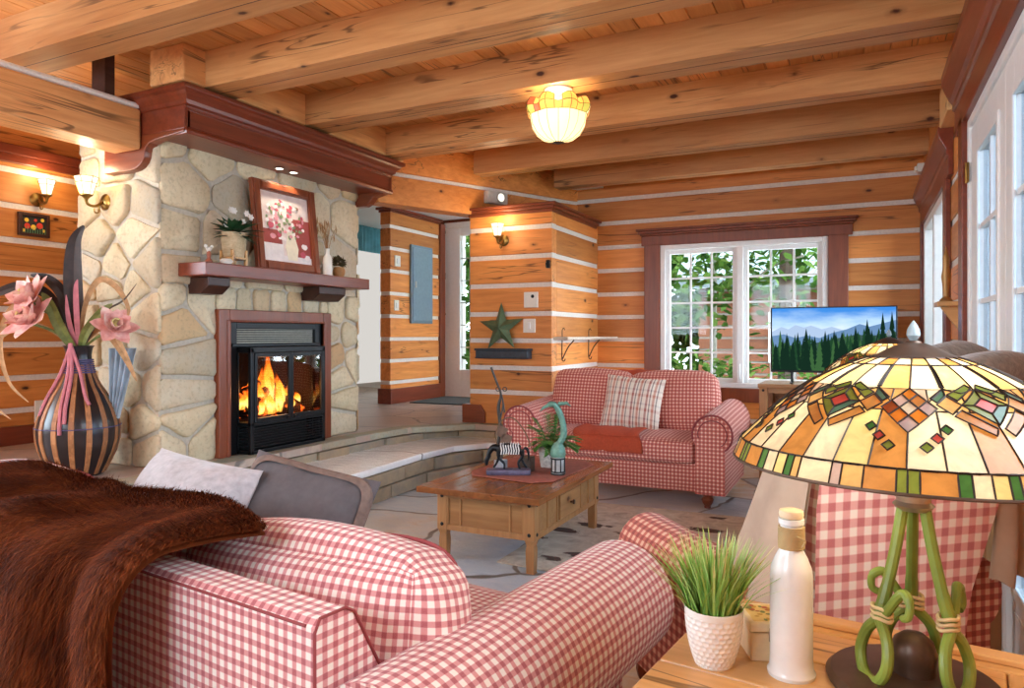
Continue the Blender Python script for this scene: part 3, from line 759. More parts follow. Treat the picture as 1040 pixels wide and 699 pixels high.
b = B(); b.prism(sc2, lambda x, z, k: (x, 4.79 if k else 4.86, z)); b.build('scroll_bracket', 'mahox', hd, bevel=.006)
for y in (3.78, 3.92):
    b = B(); b.lathe([(.034, 0), (.036, -.006), (.026, -.008)], (FX + .14, y, 2.385), 20, 0, cap=False); b.lathe([(.0, -.002), (.027, -.004)], (FX + .14, y, 2.385), 20, 1, cap=False)
    b.build('downlight', ['silver', emit('downlight lamp', (255, 240, 215), 6)], hd)
    l = bpy.data.lights.new('spot', 'SPOT'); l.energy = 3; l.color = (1, .88, .7); l.spot_size = 1.5; l.spot_blend = .6; l.shadow_soft_size = .03
    lo = bpy.data.objects.new('spot', l); C.objects.link(lo); lo.location = (FX + .14, y, 2.37)

# framed flower painting leaning on the chimney
pc = thing('framed_painting', 'large framed painting of a bouquet in a white vase, standing on the mantel', 'painting', (FX + .12, 3.88, 1.65))
tl = math.radians(-6); mxp = Matrix.Translation((FX + .14, 3.88, 1.65)) @ Matrix.Rotation(tl, 4, 'Y')
b = B(); W, Hh = .62, .64
for y0, y1, z0, z1 in ((-W / 2, -W / 2 + .07, 0, Hh), (W / 2 - .07, W / 2, 0, Hh), (-W / 2 + .07, W / 2 - .07, 0, .07), (-W / 2 + .07, W / 2 - .07, Hh - .07, Hh)):
    b.box(-.015, .02, y0, y1, z0, z1, 0, .5, mxp)
    sh = .018; b.box(-.01, .03, y0 + sh * (y0 < -.1 or y1 - y0 > .2) * 0 + .012, y1 - .012, z0 + .012, z1 - .012, 0, .5, mxp)
b.build('frame', 'mahoz', pc, bevel=.005)
cols = ['canvas cream', 'canvas red', 'petal pink', 'petal rose', 'petal white', 'leaf green', 'cloth white', 'vase ivory']
pm = [plain(n, c, .7, var=.1, nscale=18) for n, c in zip(cols, ((226, 206, 196), (160, 70, 62), (222, 150, 156), (196, 84, 100), (240, 226, 220), (128, 142, 100), (228, 220, 216), (236, 224, 196)))]
b = B(); iw, ih = W - .14, Hh - .14
b.box(-.012, .0, -iw / 2, iw / 2, .07, .07 + ih, 0, .5, mxp)
def blob(y, z, ry, rz, m, d, n=9):
    i0 = len(b.v); q = [R.uniform(.8, 1.15) for _ in range(n)]
    for k in range(n):
        a = 2 * PI * k / n; b.v.append(tuple(mxp @ Vector((d, y + ry * q[k] * math.cos(a), z + rz * q[k] * math.sin(a)))))
    b.face([i0 + k for k in range(n)], m)
b.box(0, .0008, -iw / 2, -.05, .20, .30, 1, .5, mxp); b.box(0, .0008, .06, iw / 2, .12, .40, 1, .5, mxp); b.box(0, .0009, -iw / 2, -.04, .07, .20, 6, .5, mxp); b.box(0, .0009, -.04, iw / 2, .07, .12, 6, .5, mxp)
b.prism([(-.02, .09), (.07, .09), (.09, .18), (.06, .27), (.07, .3), (-.02, .3), (-.01, .27), (-.04, .18)], lambda y, z, k: mxp @ Vector((.0016 if k else 0, y + .02, z)), 7)
for k in range(120):
    a = R.uniform(0, 2 * PI); rr = math.sqrt(R.random()); y = -.01 + rr * .19 * math.cos(a); z = .38 + rr * .15 * math.sin(a)
    blob(y, z, R.uniform(.008, .02), R.uniform(.008, .019), R.choice([5, 5, 2, 2, 3, 4, 4, 3, 0]), .0018 + k * .00003)
for y, z, m in ((.15, .14, 3), (.19, .12, 4), (-.14, .25, 2), (.17, .2, 4), (-.15, .33, 3)): blob(y, z, .03, .024, m, .0056)
b.build('canvas', pm, pc)

# plant in a woven pot, left end of the mantel
PXX = FX + .175
pt = thing('potted_plant', 'pale woven pot of dark green leaves with white blooms at the left of the mantel', 'plant', (PXX, 3.35, 1.648))
b = B(); b.lathe([(.0, .055), (.062, .055), (.072, .10), (.078, .17), (.082, .215), (.074, .215), (.07, .18), (.0, .18)], (PXX, 3.34, 1.648), 24); b.build('pot', wood('woven seagrass', (206, 186, 150), (160, 136, 100), 'x', .9, False, 3), pt)
b = B()
for dx, dy in ((-.05, -.055), (.05, -.055), (-.05, .055), (.05, .055)): b.box(PXX + dx - .008, PXX + dx + .008, 3.34 + dy - .008, 3.34 + dy + .008, 1.648, 1.75)
b.box(PXX - .06, PXX + .06, 3.275, 3.405, 1.69, 1.703); b.build('stand', 'oak', pt)
lgm = plain('dark glossy leaf', (40, 74, 42), .4, var=.4, nscale=20); wfl = plain('white petal', (236, 230, 220), .7)
b = B(); c0 = Vector((PXX, 3.34, 1.85))
for k in range(90):
    a = R.uniform(0, 2 * PI); e = R.uniform(-.15, 1.2); l = R.uniform(.09, .16) * (.65 if math.cos(a) < -.2 else 1)
    dv = Vector((math.cos(a) * math.cos(e), math.sin(a) * math.cos(e), math.sin(e))); s_ = c0 + dv * R.uniform(.0, .06)
    b.leaf(s_, s_ + dv * l, R.uniform(.035, .055), Vector((0, 0, 1)) + dv * .3, 0, R.random(), .3)
b.build('foliage', lgm, pt)
for k in range(6):
    b = B(); a = k * 1.05; c1 = c0 + Vector((.07 * math.cos(a) + .04, .08 * math.sin(a), R.uniform(.06, .17)))
    for j in range(6):
        aa = j * PI / 3; dv = Vector((.4, math.cos(aa), math.sin(aa))).normalized(); b.leaf(c1, c1 + dv * .026, .018, (1, 0, 0), 0, .5, .1)
    b.build('bloom', wfl, pt)
# small figurine and trinket
b = B(); c = (FX + .19, 3.13, 1.648)
b.lathe([(.022, 0), (.024, .012), (.012, .03), (.014, .06), (.008, .075)], c, 14, 1); b.ball((c[0], c[1], c[2] + .088), .014, n=12); b.ball((c[0], c[1] - .024, c[2] + .105), .011, n=10); b.ball((c[0], c[1] + .024, c[2] + .105), .011, n=10); b.tube([(c[0], c[1] - .024, c[2] + .1), (c[0], c[1], c[2] + .06), (c[0], c[1] + .024, c[2] + .1)], .005)
tag(b.build('figurine', ['offwhite', plain('terracotta glaze', (150, 84, 60), .5)], off=c), 'tiny white and terracotta figurine with raised arms at the left end of the mantel', 'figurine')
b = B(); c = (FX + .22, 3.24, 1.648); b.lathe([(.0, .003), (.03, 0), (.042, .02), (.03, .035), (.026, .03), (.0, .018)], c, 18)
tag(b.build('trinket_dish', 'offwhite', off=c), 'small pale dish on the mantel in front of the potted plant', 'dish')
# white bottle vase with dried stems; brown pot with moss
vs = thing('bottle_vase', 'slim white bottle vase of dried stems at the right of the mantel painting', 'vase', (FX + .17, 4.25, 1.648))
b = B(); b.lathe([(.0, 0), (.034, 0), (.036, .01), (.036, .12), (.03, .15), (.016, .17), (.015, .205), (.018, .212), (.012, .212), (.011, .17), (0, .16)], (FX + .17, 4.25, 1.648), 24); b.build('bottle', 'offwhite', vs)
b = B(); c0 = Vector((FX + .17, 4.25, 1.85)); 
for k in range(16):
    a = R.uniform(0, 2 * PI); sp_ = R.uniform(.02, .10); h = R.uniform(.10, .24)
    tip = c0 + Vector((math.cos(a) * sp_ * .6, math.sin(a) * sp_ - .015, h)); b.tube(bez([c0 + Vector((0, 0, -.04)), c0.lerp(tip, .5) + Vector((0, 0, .02)), tip], 4), .0016, 5)
    b.leaf(tip - Vector((0, 0, .04)), tip + Vector((0, R.uniform(-.02, .02), .03)), .016, (1, 0, 0), 0, R.random(), .1)
b.build('dried_stems', plain('dried stems', (160, 122, 80), .9, var=.3), vs)
mp = thing('moss_pot', 'small round brown pot topped with a moss ball, right end of the mantel', 'pot', (FX + .14, 4.42, 1.648))
b = B(); b.lathe([(.0, 0), (.03, 0), (.046, .03), (.048, .06), (.038, .085), (.032, .085), (.03, .06), (0, .05)], (FX + .14, 4.42, 1.648), 24); b.build('pot', plain('ochre clay', (172, 122, 72), .7), mp)
b = B(); c0 = Vector((FX + .14, 4.42, 1.77))
for k in range(150):
    a = R.uniform(0, 2 * PI); e = R.uniform(-.7, 1.5); dv = Vector((math.cos(a) * math.cos(e), math.sin(a) * math.cos(e), math.sin(e) * .8))
    b.leaf(c0 + dv * .025, c0 + dv * R.uniform(.05, .08), .018, (dv.y, dv.z, dv.x), 0, R.random(), .4)
b.build('moss', plain('olive moss', (92, 78, 46), .95, var=.4), mp)

# ------------------------------------------------------------------ wall lanterns
sglass = NT('frosted lamp glass'); sglass = sglass.surf(sglass.n('ShaderNodeEmission', {0: lin((255, 236, 196)), 1: 1.0}).outputs[0])
def sconce(loc, rz, label):
    s = thing('wall_sconce', label, 'wall light', loc, 'wall sconces', rz, local=True)
    b = B(); b.lathe([(.0, .0), (.05, 0), (.052, .008), (.04, .018), (.02, .024), (0, .026)], n=24, mx=Matrix.Rotation(PI / 2, 4, 'X')); b.build('backplate', 'brass', s)
    b = B(); b.tube(bez([(0, -.02, 0), (0, -.07, -.035), (0, -.12, -.03), (0, -.13, .0)], 6), .009, 8); b.lathe([(.0, -.02), (.008, -.018), (.012, 0), (.022, .012), (.036, .02), (.038, .028), (0, .028)], (0, -.13, .0), 20); b.tube(bez([(0, -.05, -.028), (0, -.05, -.07), (0, -.075, -.075), (0, -.08, -.05)], 5), .005, 6); b.build('arm', 'brass', s)
    b = B(); n = 6
    for k in range(n):
        a0, a1 = 2 * PI * k / n, 2 * PI * (k + 1) / n
        q = [(.034 * math.cos(a0), .034 * math.sin(a0), .03), (.034 * math.cos(a1), .034 * math.sin(a1), .03), (.066 * math.cos(a1), .066 * math.sin(a1), .135), (.066 * math.cos(a0), .066 * math.sin(a0), .135)]
        i0 = len(b.v); b.v += [(x, y - .13, z) for x, y, z in q]; b.face([i0, i0 + 1, i0 + 2, i0 + 3], 0)
    b.build('lamp_shade', sglass, s)
    b = B()
    for k in range(n):
        a0 = 2 * PI * k / n; a1 = 2 * PI * (k + 1) / n
        b.tube([(.034 * math.cos(a0), .034 * math.sin(a0) - .13, .03), (.067 * math.cos(a0), .067 * math.sin(a0) - .13, .136)], .0028, 5)
        for r_, z in ((.067, .136), (.056, .1)): b.tube([(r_ * math.cos(a0), r_ * math.sin(a0) - .13, z), (r_ * math.cos(a1), r_ * math.sin(a1) - .13, z)], .0028, 5)
    b.build('shade_frame', 'brass', s)
    v = Matrix.Rotation(rz, 3, 'Z') @ Vector((0, -.13, .19)); point_light('sconce_lamp', Vector(loc) + v, 1.2)
    v = Matrix.Rotation(rz, 3, 'Z') @ Vector((0, -.26, .05)); point_light('sconce_lamp', Vector(loc) + v, .9)
sconce((-5.65, 3.24, 2.23), PI / 2, 'lit brass lantern sconce on the log wall above the small flower picture')
sconce((-4.30, 2.89, 2.04), 0, 'lit lantern sconce on the left side of the stone chimney')
sconce((-2.93, PY0, 2.06), 0, 'lit brass lantern sconce on the log pillar above the green star')
# ------------------------------------------------------------------ upholstery helpers
def sweep(b, prof, fn, m=0, capm=None, rep=1.0):
    """closed 2D profile (counter-clockwise) swept by fn(a, c, k); uv in metres"""
    L = [0.0]; n = len(prof)
    for i in range(n): L.append(L[-1] + math.hypot(prof[(i + 1) % n][0] - prof[i][0], prof[(i + 1) % n][1] - prof[i][1]))
    base = len(b.v); K = 8
    for k in range(K + 1):
        for a, c in prof: b.v.append(tuple(fn(a, c, k / K)))
    ln = (Vector(b.v[base]) - Vector(b.v[base + K * n])).length
    for k in range(K):
        for i in range(n):
            j = (i + 1) % n; u0, u1 = L[i], L[i + 1]; v0, v1 = ln * k / K, ln * (k + 1) / K
            b.face([base + k * n + i, base + k * n + j, base + (k + 1) * n + j, base + (k + 1) * n + i], m, [(u0, v0), (u1, v0), (u1, v1), (u0, v1)], .5, True)
    cm = m if capm is None else capm
    b.face([base + i for i in range(n - 1, -1, -1)], cm, [prof[i] for i in range(n - 1, -1, -1)])
    b.face([base + K * n + i for i in range(n)], cm, [prof[i] for i in range(n)])
def scroll(cx, cz, r, xi, xo, z0, sg):
    """arm section: panel from xi (inside) to xo (outside), roll on top; sg = +1 when outside is +x"""
    p = [(cx + sg * xi, z0), (cx + sg * xo, z0), (cx + sg * xo, cz - r * .75)]
    for k in range(0, 19):
        a = math.radians(-42 + k * 13.2); p.append((cx + sg * r * math.cos(a), cz + r * math.sin(a)))
    p.append((cx + sg * xi, cz - r * .55))
    return p if sg > 0 else p[::-1]
def turned_leg(b, x, y, h, r):
    b.lathe([(r * .45, 0), (r * .55, h * .06), (r * .5, h * .15), (r * .85, h * .4), (r, h * .6), (r * .75, h * .8), (r * .9, h * .88), (r * .9, h)], (x, y, 0), 18)

# ------------------------------------------------------------------ loveseat in front of the window
ls = thing('loveseat', 'small red gingham loveseat with rolled arms in front of the window', 'loveseat', (-1.66, 5.38, 0))
b = B(); b.rbox((-1.66, 5.40, .20), (.74, .41, .105), .02, n=4); b.build('seat_base', 'gin_love', ls)
b = B(); b.rbox((-1.66, 5.26, .375), (.615, .315, .085), .04, .025, n=12); b.build('seat_cushion', 'gin_love', ls)
b = B(); b.rbox((-1.66, 5.735, .46), (.66, .10, .36), .05, n=8); b.build('back_frame', 'gin_love', ls)
for cx, ry in ((-1.985, .02), (-1.33, -.04)):
    b = B(); b.rbox((0, 0, 0), (.33, .105, .225), .05, .035, n=12, mx=Matrix.Translation((cx, 5.57, .665)) @ Matrix.Rotation(ry, 4, 'Y') @ Matrix.Rotation(math.radians(-13), 4, 'X')); b.build('back_cushion', 'gin_love', ls)
for cx, sg in ((-.915, 1), (-2.375, -1)):
    b = B(); pr = scroll(cx, .512, .135, -.115, .085, .10, sg)
    sweep(b, pr, lambda a, c, k: (a, 5.80 - .86 * k, c + .045 * (1 - k) * max(0, (c - .4) / .24)))
    ar = b.build('arm', 'gin_love', ls)
    b = B(); b.tube([(a, 4.938, c) for a, c in pr[2:-1]], .007, 6); b.tube([(cx + (a - cx) * .72, 4.938, .515 + (c - .515) * .72) for a, c in pr[2:-1]], .004, 6); b.build('piping', 'piping', ar)
for x in (-.955, -2.35):
    for y in (4.99, 5.74):
        b = B(); turned_leg(b, x, y, .10, .042); b.build('leg', 'mahoz', ls)
# things on the loveseat
b = B(); b.pillow(.47, .43, .15, Matrix.Translation((-1.60, 5.36, .665)) @ Matrix.Rotation(math.radians(4), 4, 'Y') @ Matrix.Rotation(math.radians(72), 4, 'X'), pinch=.05)
tag(b.build('throw_pillow', 'plaid', off=(-1.6, 5.36, .46)), 'square striped plaid pillow in the middle of the gingham loveseat', 'pillow')
def drape(b, path, x0, x1, amp=.008, n=24, th=.012, m=0, seed=1, slant=0.0):
    P = bez(path, 6); r = random.Random(seed); ph = [r.uniform(0, 6) for _ in range(4)]
    N = len(P) - 1
    def pos(u, v):
        k = min(N - 1, int(v * N)); f = v * N - k; p = P[k].lerp(P[k + 1], f)
        x = x0 + (x1 - x0) * u + slant * (v - .5)
        w = amp * (math.sin(u * 13 + ph[0] + 2 * v) + .6 * math.sin(u * 23 + ph[1] - 3 * v))
        return Vector((x + .01 * math.sin(v * 7 + ph[2]), p.y, p.z)), p, w
    def nrm(v):
        k = min(N - 1, int(v * N)); d = (P[k + 1] - P[k]).normalized(); return Vector((0, -d.z, d.y)) if True else None
    for sg in (1, -1):
        def fn(u, v, sg=sg):
            q, p, w = pos(u, v); n_ = nrm(v)
            if n_.z < 0 and abs(n_.z) > abs(n_.y): n_ = -n_
            e = min(1, 12 * min(u, 1 - u), 12 * min(v, 1 - v))
            return q + n_ * (w + sg * th * .5 * math.sqrt(max(0, e)) + th * .5)
        b.grid(fn, n, len(P), m, flip=(sg < 0), su=abs(x1 - x0), sv=.6)
b = B(); drape(b, [(0, 5.24, .487), (0, 5.1, .488), (0, 4.98, .478), (0, 4.925, .45), (0, 4.915, .40), (0, 4.915, .35)], -1.93, -1.42, .004, 24, .014, seed=4, slant=.05)
tag(b.build('folded_throw', 'rust', off=(-1.68, 5.05, .46), weld=True), 'folded rust wool throw lying on the loveseat seat and over its front edge', 'throw')
b = B(); drape(b, [(0, 5.62, .79), (0, 5.645, .86), (0, 5.72, .895), (0, 5.80, .87), (0, 5.855, .80), (0, 5.86, .6)], -1.84, -1.38, .004, 20, .016, seed=8)
tag(b.build('folded_throw', 'rust', off=(-1.6, 5.72, .8), weld=True), 'rust throw folded over the top of the loveseat back', 'throw')

# ------------------------------------------------------------------ coffee table
ct = thing('coffee_table', 'rustic pine coffee table with drawers and iron studs, beside the stone step', 'coffee table', (-1.755, 3.70, 0))
b = B(); TX0, TX1, TY0, TY1 = -2.11, -1.40, 3.13, 4.27
for k, (x0, x1, y0, y1, z1) in enumerate([(TX0, TX1, TY0, TY0 + .1, .40), (TX0, TX1, TY1 - .1, TY1, .40), (TX0, TX0 + .09, TY0 + .1, TY1 - .1, .40), (TX1 - .09, TX1, TY0 + .1, TY1 - .1, .40)]): b.box(x0, x1, y0, y1, .368, z1, 0, R.random())
for k in range(5): x0 = TX0 + .09 + k * .106; b.box(x0 + .0015, x0 + .1045, TY0 + .1, TY1 - .1, .37, .397, 0, R.random())
b.build('tabletop', 'pinetop', ct, bevel=.003)
b = B(); X0, X1, Y0, Y1 = -2.03, -1.46, 3.21, 4.17
for x0, x1, y0, y1 in ((X0 + .05, X1 - .05, Y0 + .008, Y0 + .03), (X0 + .05, X1 - .05, Y1 - .03, Y1 - .008), (X0 + .008, X0 + .03, Y0 + .05, Y1 - .05), (X1 - .03, X1 - .008, Y0 + .05, Y1 - .05)): b.box(x0, x1, y0, y1, .165, .37, 0, R.random())
b.build('apron', 'pinex', ct)
b = B()
for z0, z1 in ((.165, .195), (.335, .368)):
    b.box(X0 + .06, X1 - .06, Y0 + .002, Y0 + .012, z0, z1); b.box(X1 - .012, X1 - .002, Y0 + .06, Y1 - .06, z0, z1); b.box(X0 + .002, X0 + .012, Y0 + .06, Y1 - .06, z0, z1)
for x in (X0 + .06, X0 + .135, X1 - .145, X1 - .07): b.box(x, x + .010, Y0 + .001, Y0 + .012, .195, .335)
for y in (Y0 + .06, Y0 + .17, Y0 + .30, Y1 - .31, Y1 - .18, Y1 - .07): b.box(X1 - .012, X1 - .001, y, y + .012, .195, .335)
b.build('panel_moulding', 'pinez', ct, bevel=.002)
for y0, y1 in ((Y0 + .33, Y1 - .33),):
    b = B(); b.box(X1 - .02, X1 + .004, y0, y1, .20, .332); dw = b.build('drawer', 'pine', ct, bevel=.004)
    b = B(); ym = (y0 + y1) / 2; b.lathe([(.006, 0), (.006, .01), (.014, .016), (.012, .024), (0, .026)], n=14, mx=Matrix.Translation((X1 + .004, ym, .268)) @ Matrix.Rotation(PI / 2, 4, 'Y')); b.build('knob', 'bronze', dw)
for x0 in (X0, X1 - .06):
    for y0 in (Y0, Y1 - .06):
        b = B(); b.box(x0, x0 + .06, y0, y0 + .06, .165, .37)
        cx, cy = x0 + .03, y0 + .03
        i0 = len(b.v)
        for z, h in ((.165, .027), (.14, .021), (.11, .024), (0.0, .021)):
            for sx, sy in ((-1, -1), (1, -1), (1, 1), (-1, 1)): b.v.append((cx + sx * h, cy + sy * h, z))
        for k in range(3):
            for j in range(4): b.face([i0 + k * 4 + j, i0 + (k + 1) * 4 + j, i0 + (k + 1) * 4 + (j + 1) % 4, i0 + k * 4 + (j + 1) % 4])
        b.face([i0 + 12, i0 + 15, i0 + 14, i0 + 13][::-1])
        lg = b.build('leg', 'pinez', ct, bevel=.003)
        for z in (.195, .345):
            ys = y0 - .001 if y0 < 3.5 else y0 + .061; sg = -1 if y0 < 3.5 else 1
            b = B(); b.ball((cx, ys, z), .010, .005, .010, 10); b.build('stud', 'black', lg); b = B(); xs = x0 + .061 if x0 > -1.8 else x0 - .001; b.ball((xs, cy, z), .005, .010, .010, 10); b.build('stud', 'black', lg)
# runner and the ornaments on it
b = B(); b.prism([(-1.98, 3.50), (-1.60, 3.46), (-1.50, 3.55), (-1.47, 4.12), (-1.56, 4.2), (-1.93, 4.22), (-2.02, 4.12), (-2.04, 3.6)], lambda x, y, k: (x, y, .406 if k else .4005))
tag(b.build('table_runner', plain('brick red cloth', (158, 88, 70), .9, var=.2, nscale=40, bump=.3), off=(-1.75, 3.85, .4)), 'brick red cloth mat with cut corners on the coffee table', 'table mat')
ra = math.atan2(.443, .8965)
hs = thing('horse_figurine', 'dark metal grazing horse figurine with white ribs on a slate base', 'figurine', (-1.80, 3.60, .406), None, ra, True)
b = B(); b.rbox((0, 0, .016), (.125, .045, .016), .008, .002, n=4); b.build('base', plain('purple slate', (86, 78, 98), .5, var=.4, nscale=30, bump=.3), hs)
b = B()
b.tube(bez([(-.055, 0, .135), (-.01, 0, .150), (.04, 0, .142), (.07, 0, .138)], 5), [.026, .030, .032, .032, .031, .030, .030, .029, .029, .030, .031, .030, .030, .029, .028, .020], 12)
b.tube(bez([(-.05, 0, .145), (-.085, 0, .152), (-.108, 0, .125), (-.118, 0, .095)], 4), [.026, .025, .023, .021, .019, .018, .017, .016, .015, .014, .014, .013, .013], 10)
b.tube([(-.110, 0, .11), (-.122, 0, .085), (-.126, 0, .062), (-.125, 0, .05)], [.014, .015, .011, .009], 10)
for sy in (-1, 1):
    b.tube([(-.118, sy * .008, .112), (-.108, sy * .014, .13)], [.005, .001], 6)
    b.tube(bez([(-.05, sy * .018, .14), (-.055, sy * .02, .10), (-.045 - .02 * sy, sy * .02, .065), (-.055 - .03 * sy, sy * .02, .034)], 4), [.018, .016, .014, .012, .010, .009, .008, .008, .007, .007, .007, .007, .008], 8)
    b.tube(bez([(.07, sy * .018, .14), (.078, sy * .02, .105), (.068 + .012 * sy, sy * .02, .07), (.085 + .02 * sy, sy * .02, .034)], 4), [.022, .020, .017, .014, .011, .010, .009, .008, .008, .007, .007, .007, .008], 8)
b.tube(bez([(.088, 0, .15), (.108, 0, .14), (.115, 0, .10), (.108, 0, .07)], 4), [.006, .008, .009, .009, .009, .008, .008, .007, .006, .005, .004, .003, .001], 8)
o = b.build('body', 'black', hs); rm = o.modifiers.new('remesh', 'REMESH'); rm.mode = 'VOXEL'; rm.voxel_size = .0032; rm.use_smooth_shade = True
b = B()
for k in range(8):
    x = -.042 + k * .014; b.tube([(x, -.030, .118), (x + .004, -.034, .14), (x - .002, -.024, .166), (x, 0, .177), (x + .003, .024, .166), (x, .034, .14), (x, .030, .118)], .0035, 6)
b.build('rib', plain('bone white metal', (220, 214, 206), .4), hs)
# small pale square candle holder and brown block behind the horse
b = B(); b.box(-1.905, -1.845, 3.62, 3.68, .406, .475); tag(b.build('candle_block', 'pil_light', off=(-1.87, 3.65, .406), bevel=.004), 'small pale square block behind the head of the horse figurine', 'ornament')
b = B(); b.box(-1.78, -1.71, 3.70, 3.77, .406, .49); tag(b.build('candle_block', 'bronze', off=(-1.74, 3.73, .406), bevel=.004), 'small brown square block behind the belly of the horse figurine', 'ornament')
# fern in a pale pot
fp = thing('potted_fern', 'bushy green fern in a pale square pot on the coffee table', 'plant', (-1.67, 3.92, .406))
b = B(); i0 = 0
for z, h in ((.406, .05), (.53, .064), (.53, .056), (.50, .054)):
    for sx, sy in ((-1, -1), (1, -1), (1, 1), (-1, 1)): b.v.append((-1.67 + sx * h, 3.92 + sy * h, z))
for k in range(3):
    for j in range(4): b.face([k * 4 + j, k * 4 + (j + 1) % 4, (k + 1) * 4 + (j + 1) % 4, (k + 1) * 4 + j])
b.face([12, 13, 14, 15]); b.face([3, 2, 1, 0]); b.build('pot', plain('speckled stoneware', (198, 192, 182), .7, var=.3, nscale=70), fp, bevel=.004)
b = B(); c0 = Vector((-1.67, 3.92, .50)); fern = plain('fern green', (84, 136, 62), .5, var=.45, nscale=14, **{'Subsurface Weight': .0})
for k in range(40):
    a = R.uniform(0, 2 * PI); e = R.uniform(.35, 1.45); l = R.uniform(.13, .25); dv = Vector((math.cos(a) * math.cos(e), math.sin(a) * math.cos(e), math.sin(e)))
    st = bez([c0, c0 + dv * l * .6, c0 + dv * l + Vector((0, 0, -.06 * math.cos(e)))], 6); b.tube(st, .0013, 4)
    for i in range(3, len(st)):
        d = (st[i] - st[i - 1]).normalized(); sd = d.cross(Vector((0, 0, 1)))
        sd = sd.normalized() if sd.length > .01 else Vector((1, 0, 0))
        for s in (-1, 1): b.leaf(st[i], st[i] + sd * s * .034 + d * .022, .017, (0, 0, 1), 0, R.random(), .2, 2)
b.build('fronds', fern, fp)
# verdigris bird on a banded jar
gb = thing('bird_ornament', 'verdigris long-necked bird ornament standing on a black banded glass jar', 'ornament', (-1.545, 3.72, .406))
c = (-1.545, 3.72, .406); verd = plain('verdigris', (104, 142, 122), .5, .3, var=.35, nscale=30, bump=.3)
b = B(); b.lathe([(.0, 0), (.036, 0), (.040, .01), (.040, .02), (.036, .026), (.038, .06), (.036, .086), (.04, .09), (.036, .10), (0, .10)], c, 24); jr = b.build('jar', plain('smoky glass', (170, 166, 160), .12), gb)
b = B()
for z in (.002, .014, .088): b.lathe([(.041, z), (.044, z + .004), (.041, z + .008)], c, 24, cap=False)
for k in range(8): a = k * PI / 4; b.tube([(c[0] + .040 * math.cos(a), c[1] + .040 * math.sin(a), c[2] + .02), (c[0] + .040 * math.cos(a), c[1] + .040 * math.sin(a), c[2] + .09)], .0035, 6)
b.build('band', 'black', jr)
b = B(); b.lathe([(.040, .10), (.046, .115), (.04, .15), (.026, .175), (.016, .185)], c, 24); tl_ = -.8965, -.443
def pb(s, z, o=0.0): return (c[0] + tl_[0] * s - tl_[1] * o, c[1] + tl_[1] * s + tl_[0] * o, c[2] + z)
b.tube(bez([pb(-.005, .175), pb(-.03, .22), pb(-.028, .29), pb(-.005, .36), pb(.02, .395), pb(.045, .40)], 5), [.018] * 3 + [.020] * 5 + [.018] * 5 + [.018] * 5 + [.017] * 4 + [.016] * 4, 10)
b.ball(pb(.04, .398), .022, .022, .018, 12); b.tube([pb(.05, .395), pb(.085, .378), pb(.105, .355)], [.011, .008, .001], 8); b.tube([pb(.0, .40), pb(-.05, .405), pb(-.075, .385)], [.012, .01, .001], 8)
o = b.build('bird', verd, gb)
# twisted iron sculpture
isc = thing('iron_sculpture', 'tall twisted iron sculpture with rusty plates on the coffee table', 'sculpture', (-1.93, 3.74, .406))
c = Vector((-1.93, 3.74, .406)); rr_ = Vector((.8965, .443, 0))
def pi_(s, z, f=0.0): return c + rr_ * s + Vector((0, 0, z)) + Vector((-.443, .8965, 0)) * f
b = B(); b.lathe([(0, 0), (.04, 0), (.04, .008), (.012, .014), (0, .016)], tuple(c), 18)
b.tube(bez([pi_(0, .01), pi_(-.008, .12), pi_(.004, .25), pi_(-.006, .36), pi_(.008, .44), pi_(-.02, .52), pi_(-.05, .60)], 6), [.008] * 8 + [.010] * 14 + [.007] * 15, 8)
b.tube(bez([pi_(.012, .02), pi_(.02, .16), pi_(.006, .28), pi_(.022, .38), pi_(.004, .46), pi_(.02, .40), pi_(.03, .33)], 6), .005, 7)
for k in range(2): b.tube([pi_(.012 + (k * 2 - 1) * .02 + .012 * math.cos(t * PI / 6), .47 + .012 * math.sin(t * PI / 6)) for t in range(12)], .003, 6, closed=True)
b.build('stem', plain('wrought iron', (70, 66, 60), .5, .5, var=.3), isc)
b = B()
for s, z, r_ in ((.012, .22, .5), (.04, .17, .3)):
    mxs = Matrix.Translation(pi_(s, z, -.014)) @ Matrix.Rotation(ra, 4, 'Z') @ Matrix.Rotation(r_, 4, 'Y'); b.box(-.03, .03, -.003, .003, -.032, .032, 0, .5, mxs)
b.build('rusty_plate', plain('rusty plate', (126, 96, 78), .8, .2, var=.3, nscale=40), isc)
b = B(); b.tube(bez([pi_(.01, .06, -.02), pi_(-.02, .18, -.02), pi_(.01, .28, -.02), pi_(.08, .30, -.02), pi_(.15, .22, -.02), pi_(.19, .12, -.02)], 6), .004, 6); b.build('curl', plain('twine brown', (120, 92, 66), .8), isc)

# ------------------------------------------------------------------ rug under the coffee table
rg = NT('leaf rug'); o_ = rg.obj(); n1 = rg.noise(o_, 6, 4, .7, 1.5); n2 = rg.noise(o_, 40, 2)
leafm = rg.n('ShaderNodeTexVoronoi', {'Vector': rg.vmath('ADD', rg.scale(o_, (1.0, 2.2, 1)), rg.n('ShaderNodeCombineXYZ', {0: rg.math('MULTIPLY', n1, .35)}).outputs[0]), 'Scale': 2.7}).outputs['Distance']
bc = rg.ramp(n1, [(.3, (168, 152, 136)), (.55, (206, 190, 170)), (.7, (216, 206, 190))])
lc = rg.ramp(n2, [(.3, (92, 48, 40)), (.6, (76, 66, 56)), (.8, (130, 70, 52))])
rgm = rg.pbr(rg.mix(rg.ramp(leafm, [(.27, (1, 1, 1, 1)), (.31, (0, 0, 0, 1))]), bc, lc), .95, 0, rg.bump(n2, .5, .004))
b = B(); b.prism([(-1.72, 3.3), (.2, 3.2), (.2, 4.84), (-1.70, 4.78)], lambda x, y, k: (x, y, .009 if k else .001))
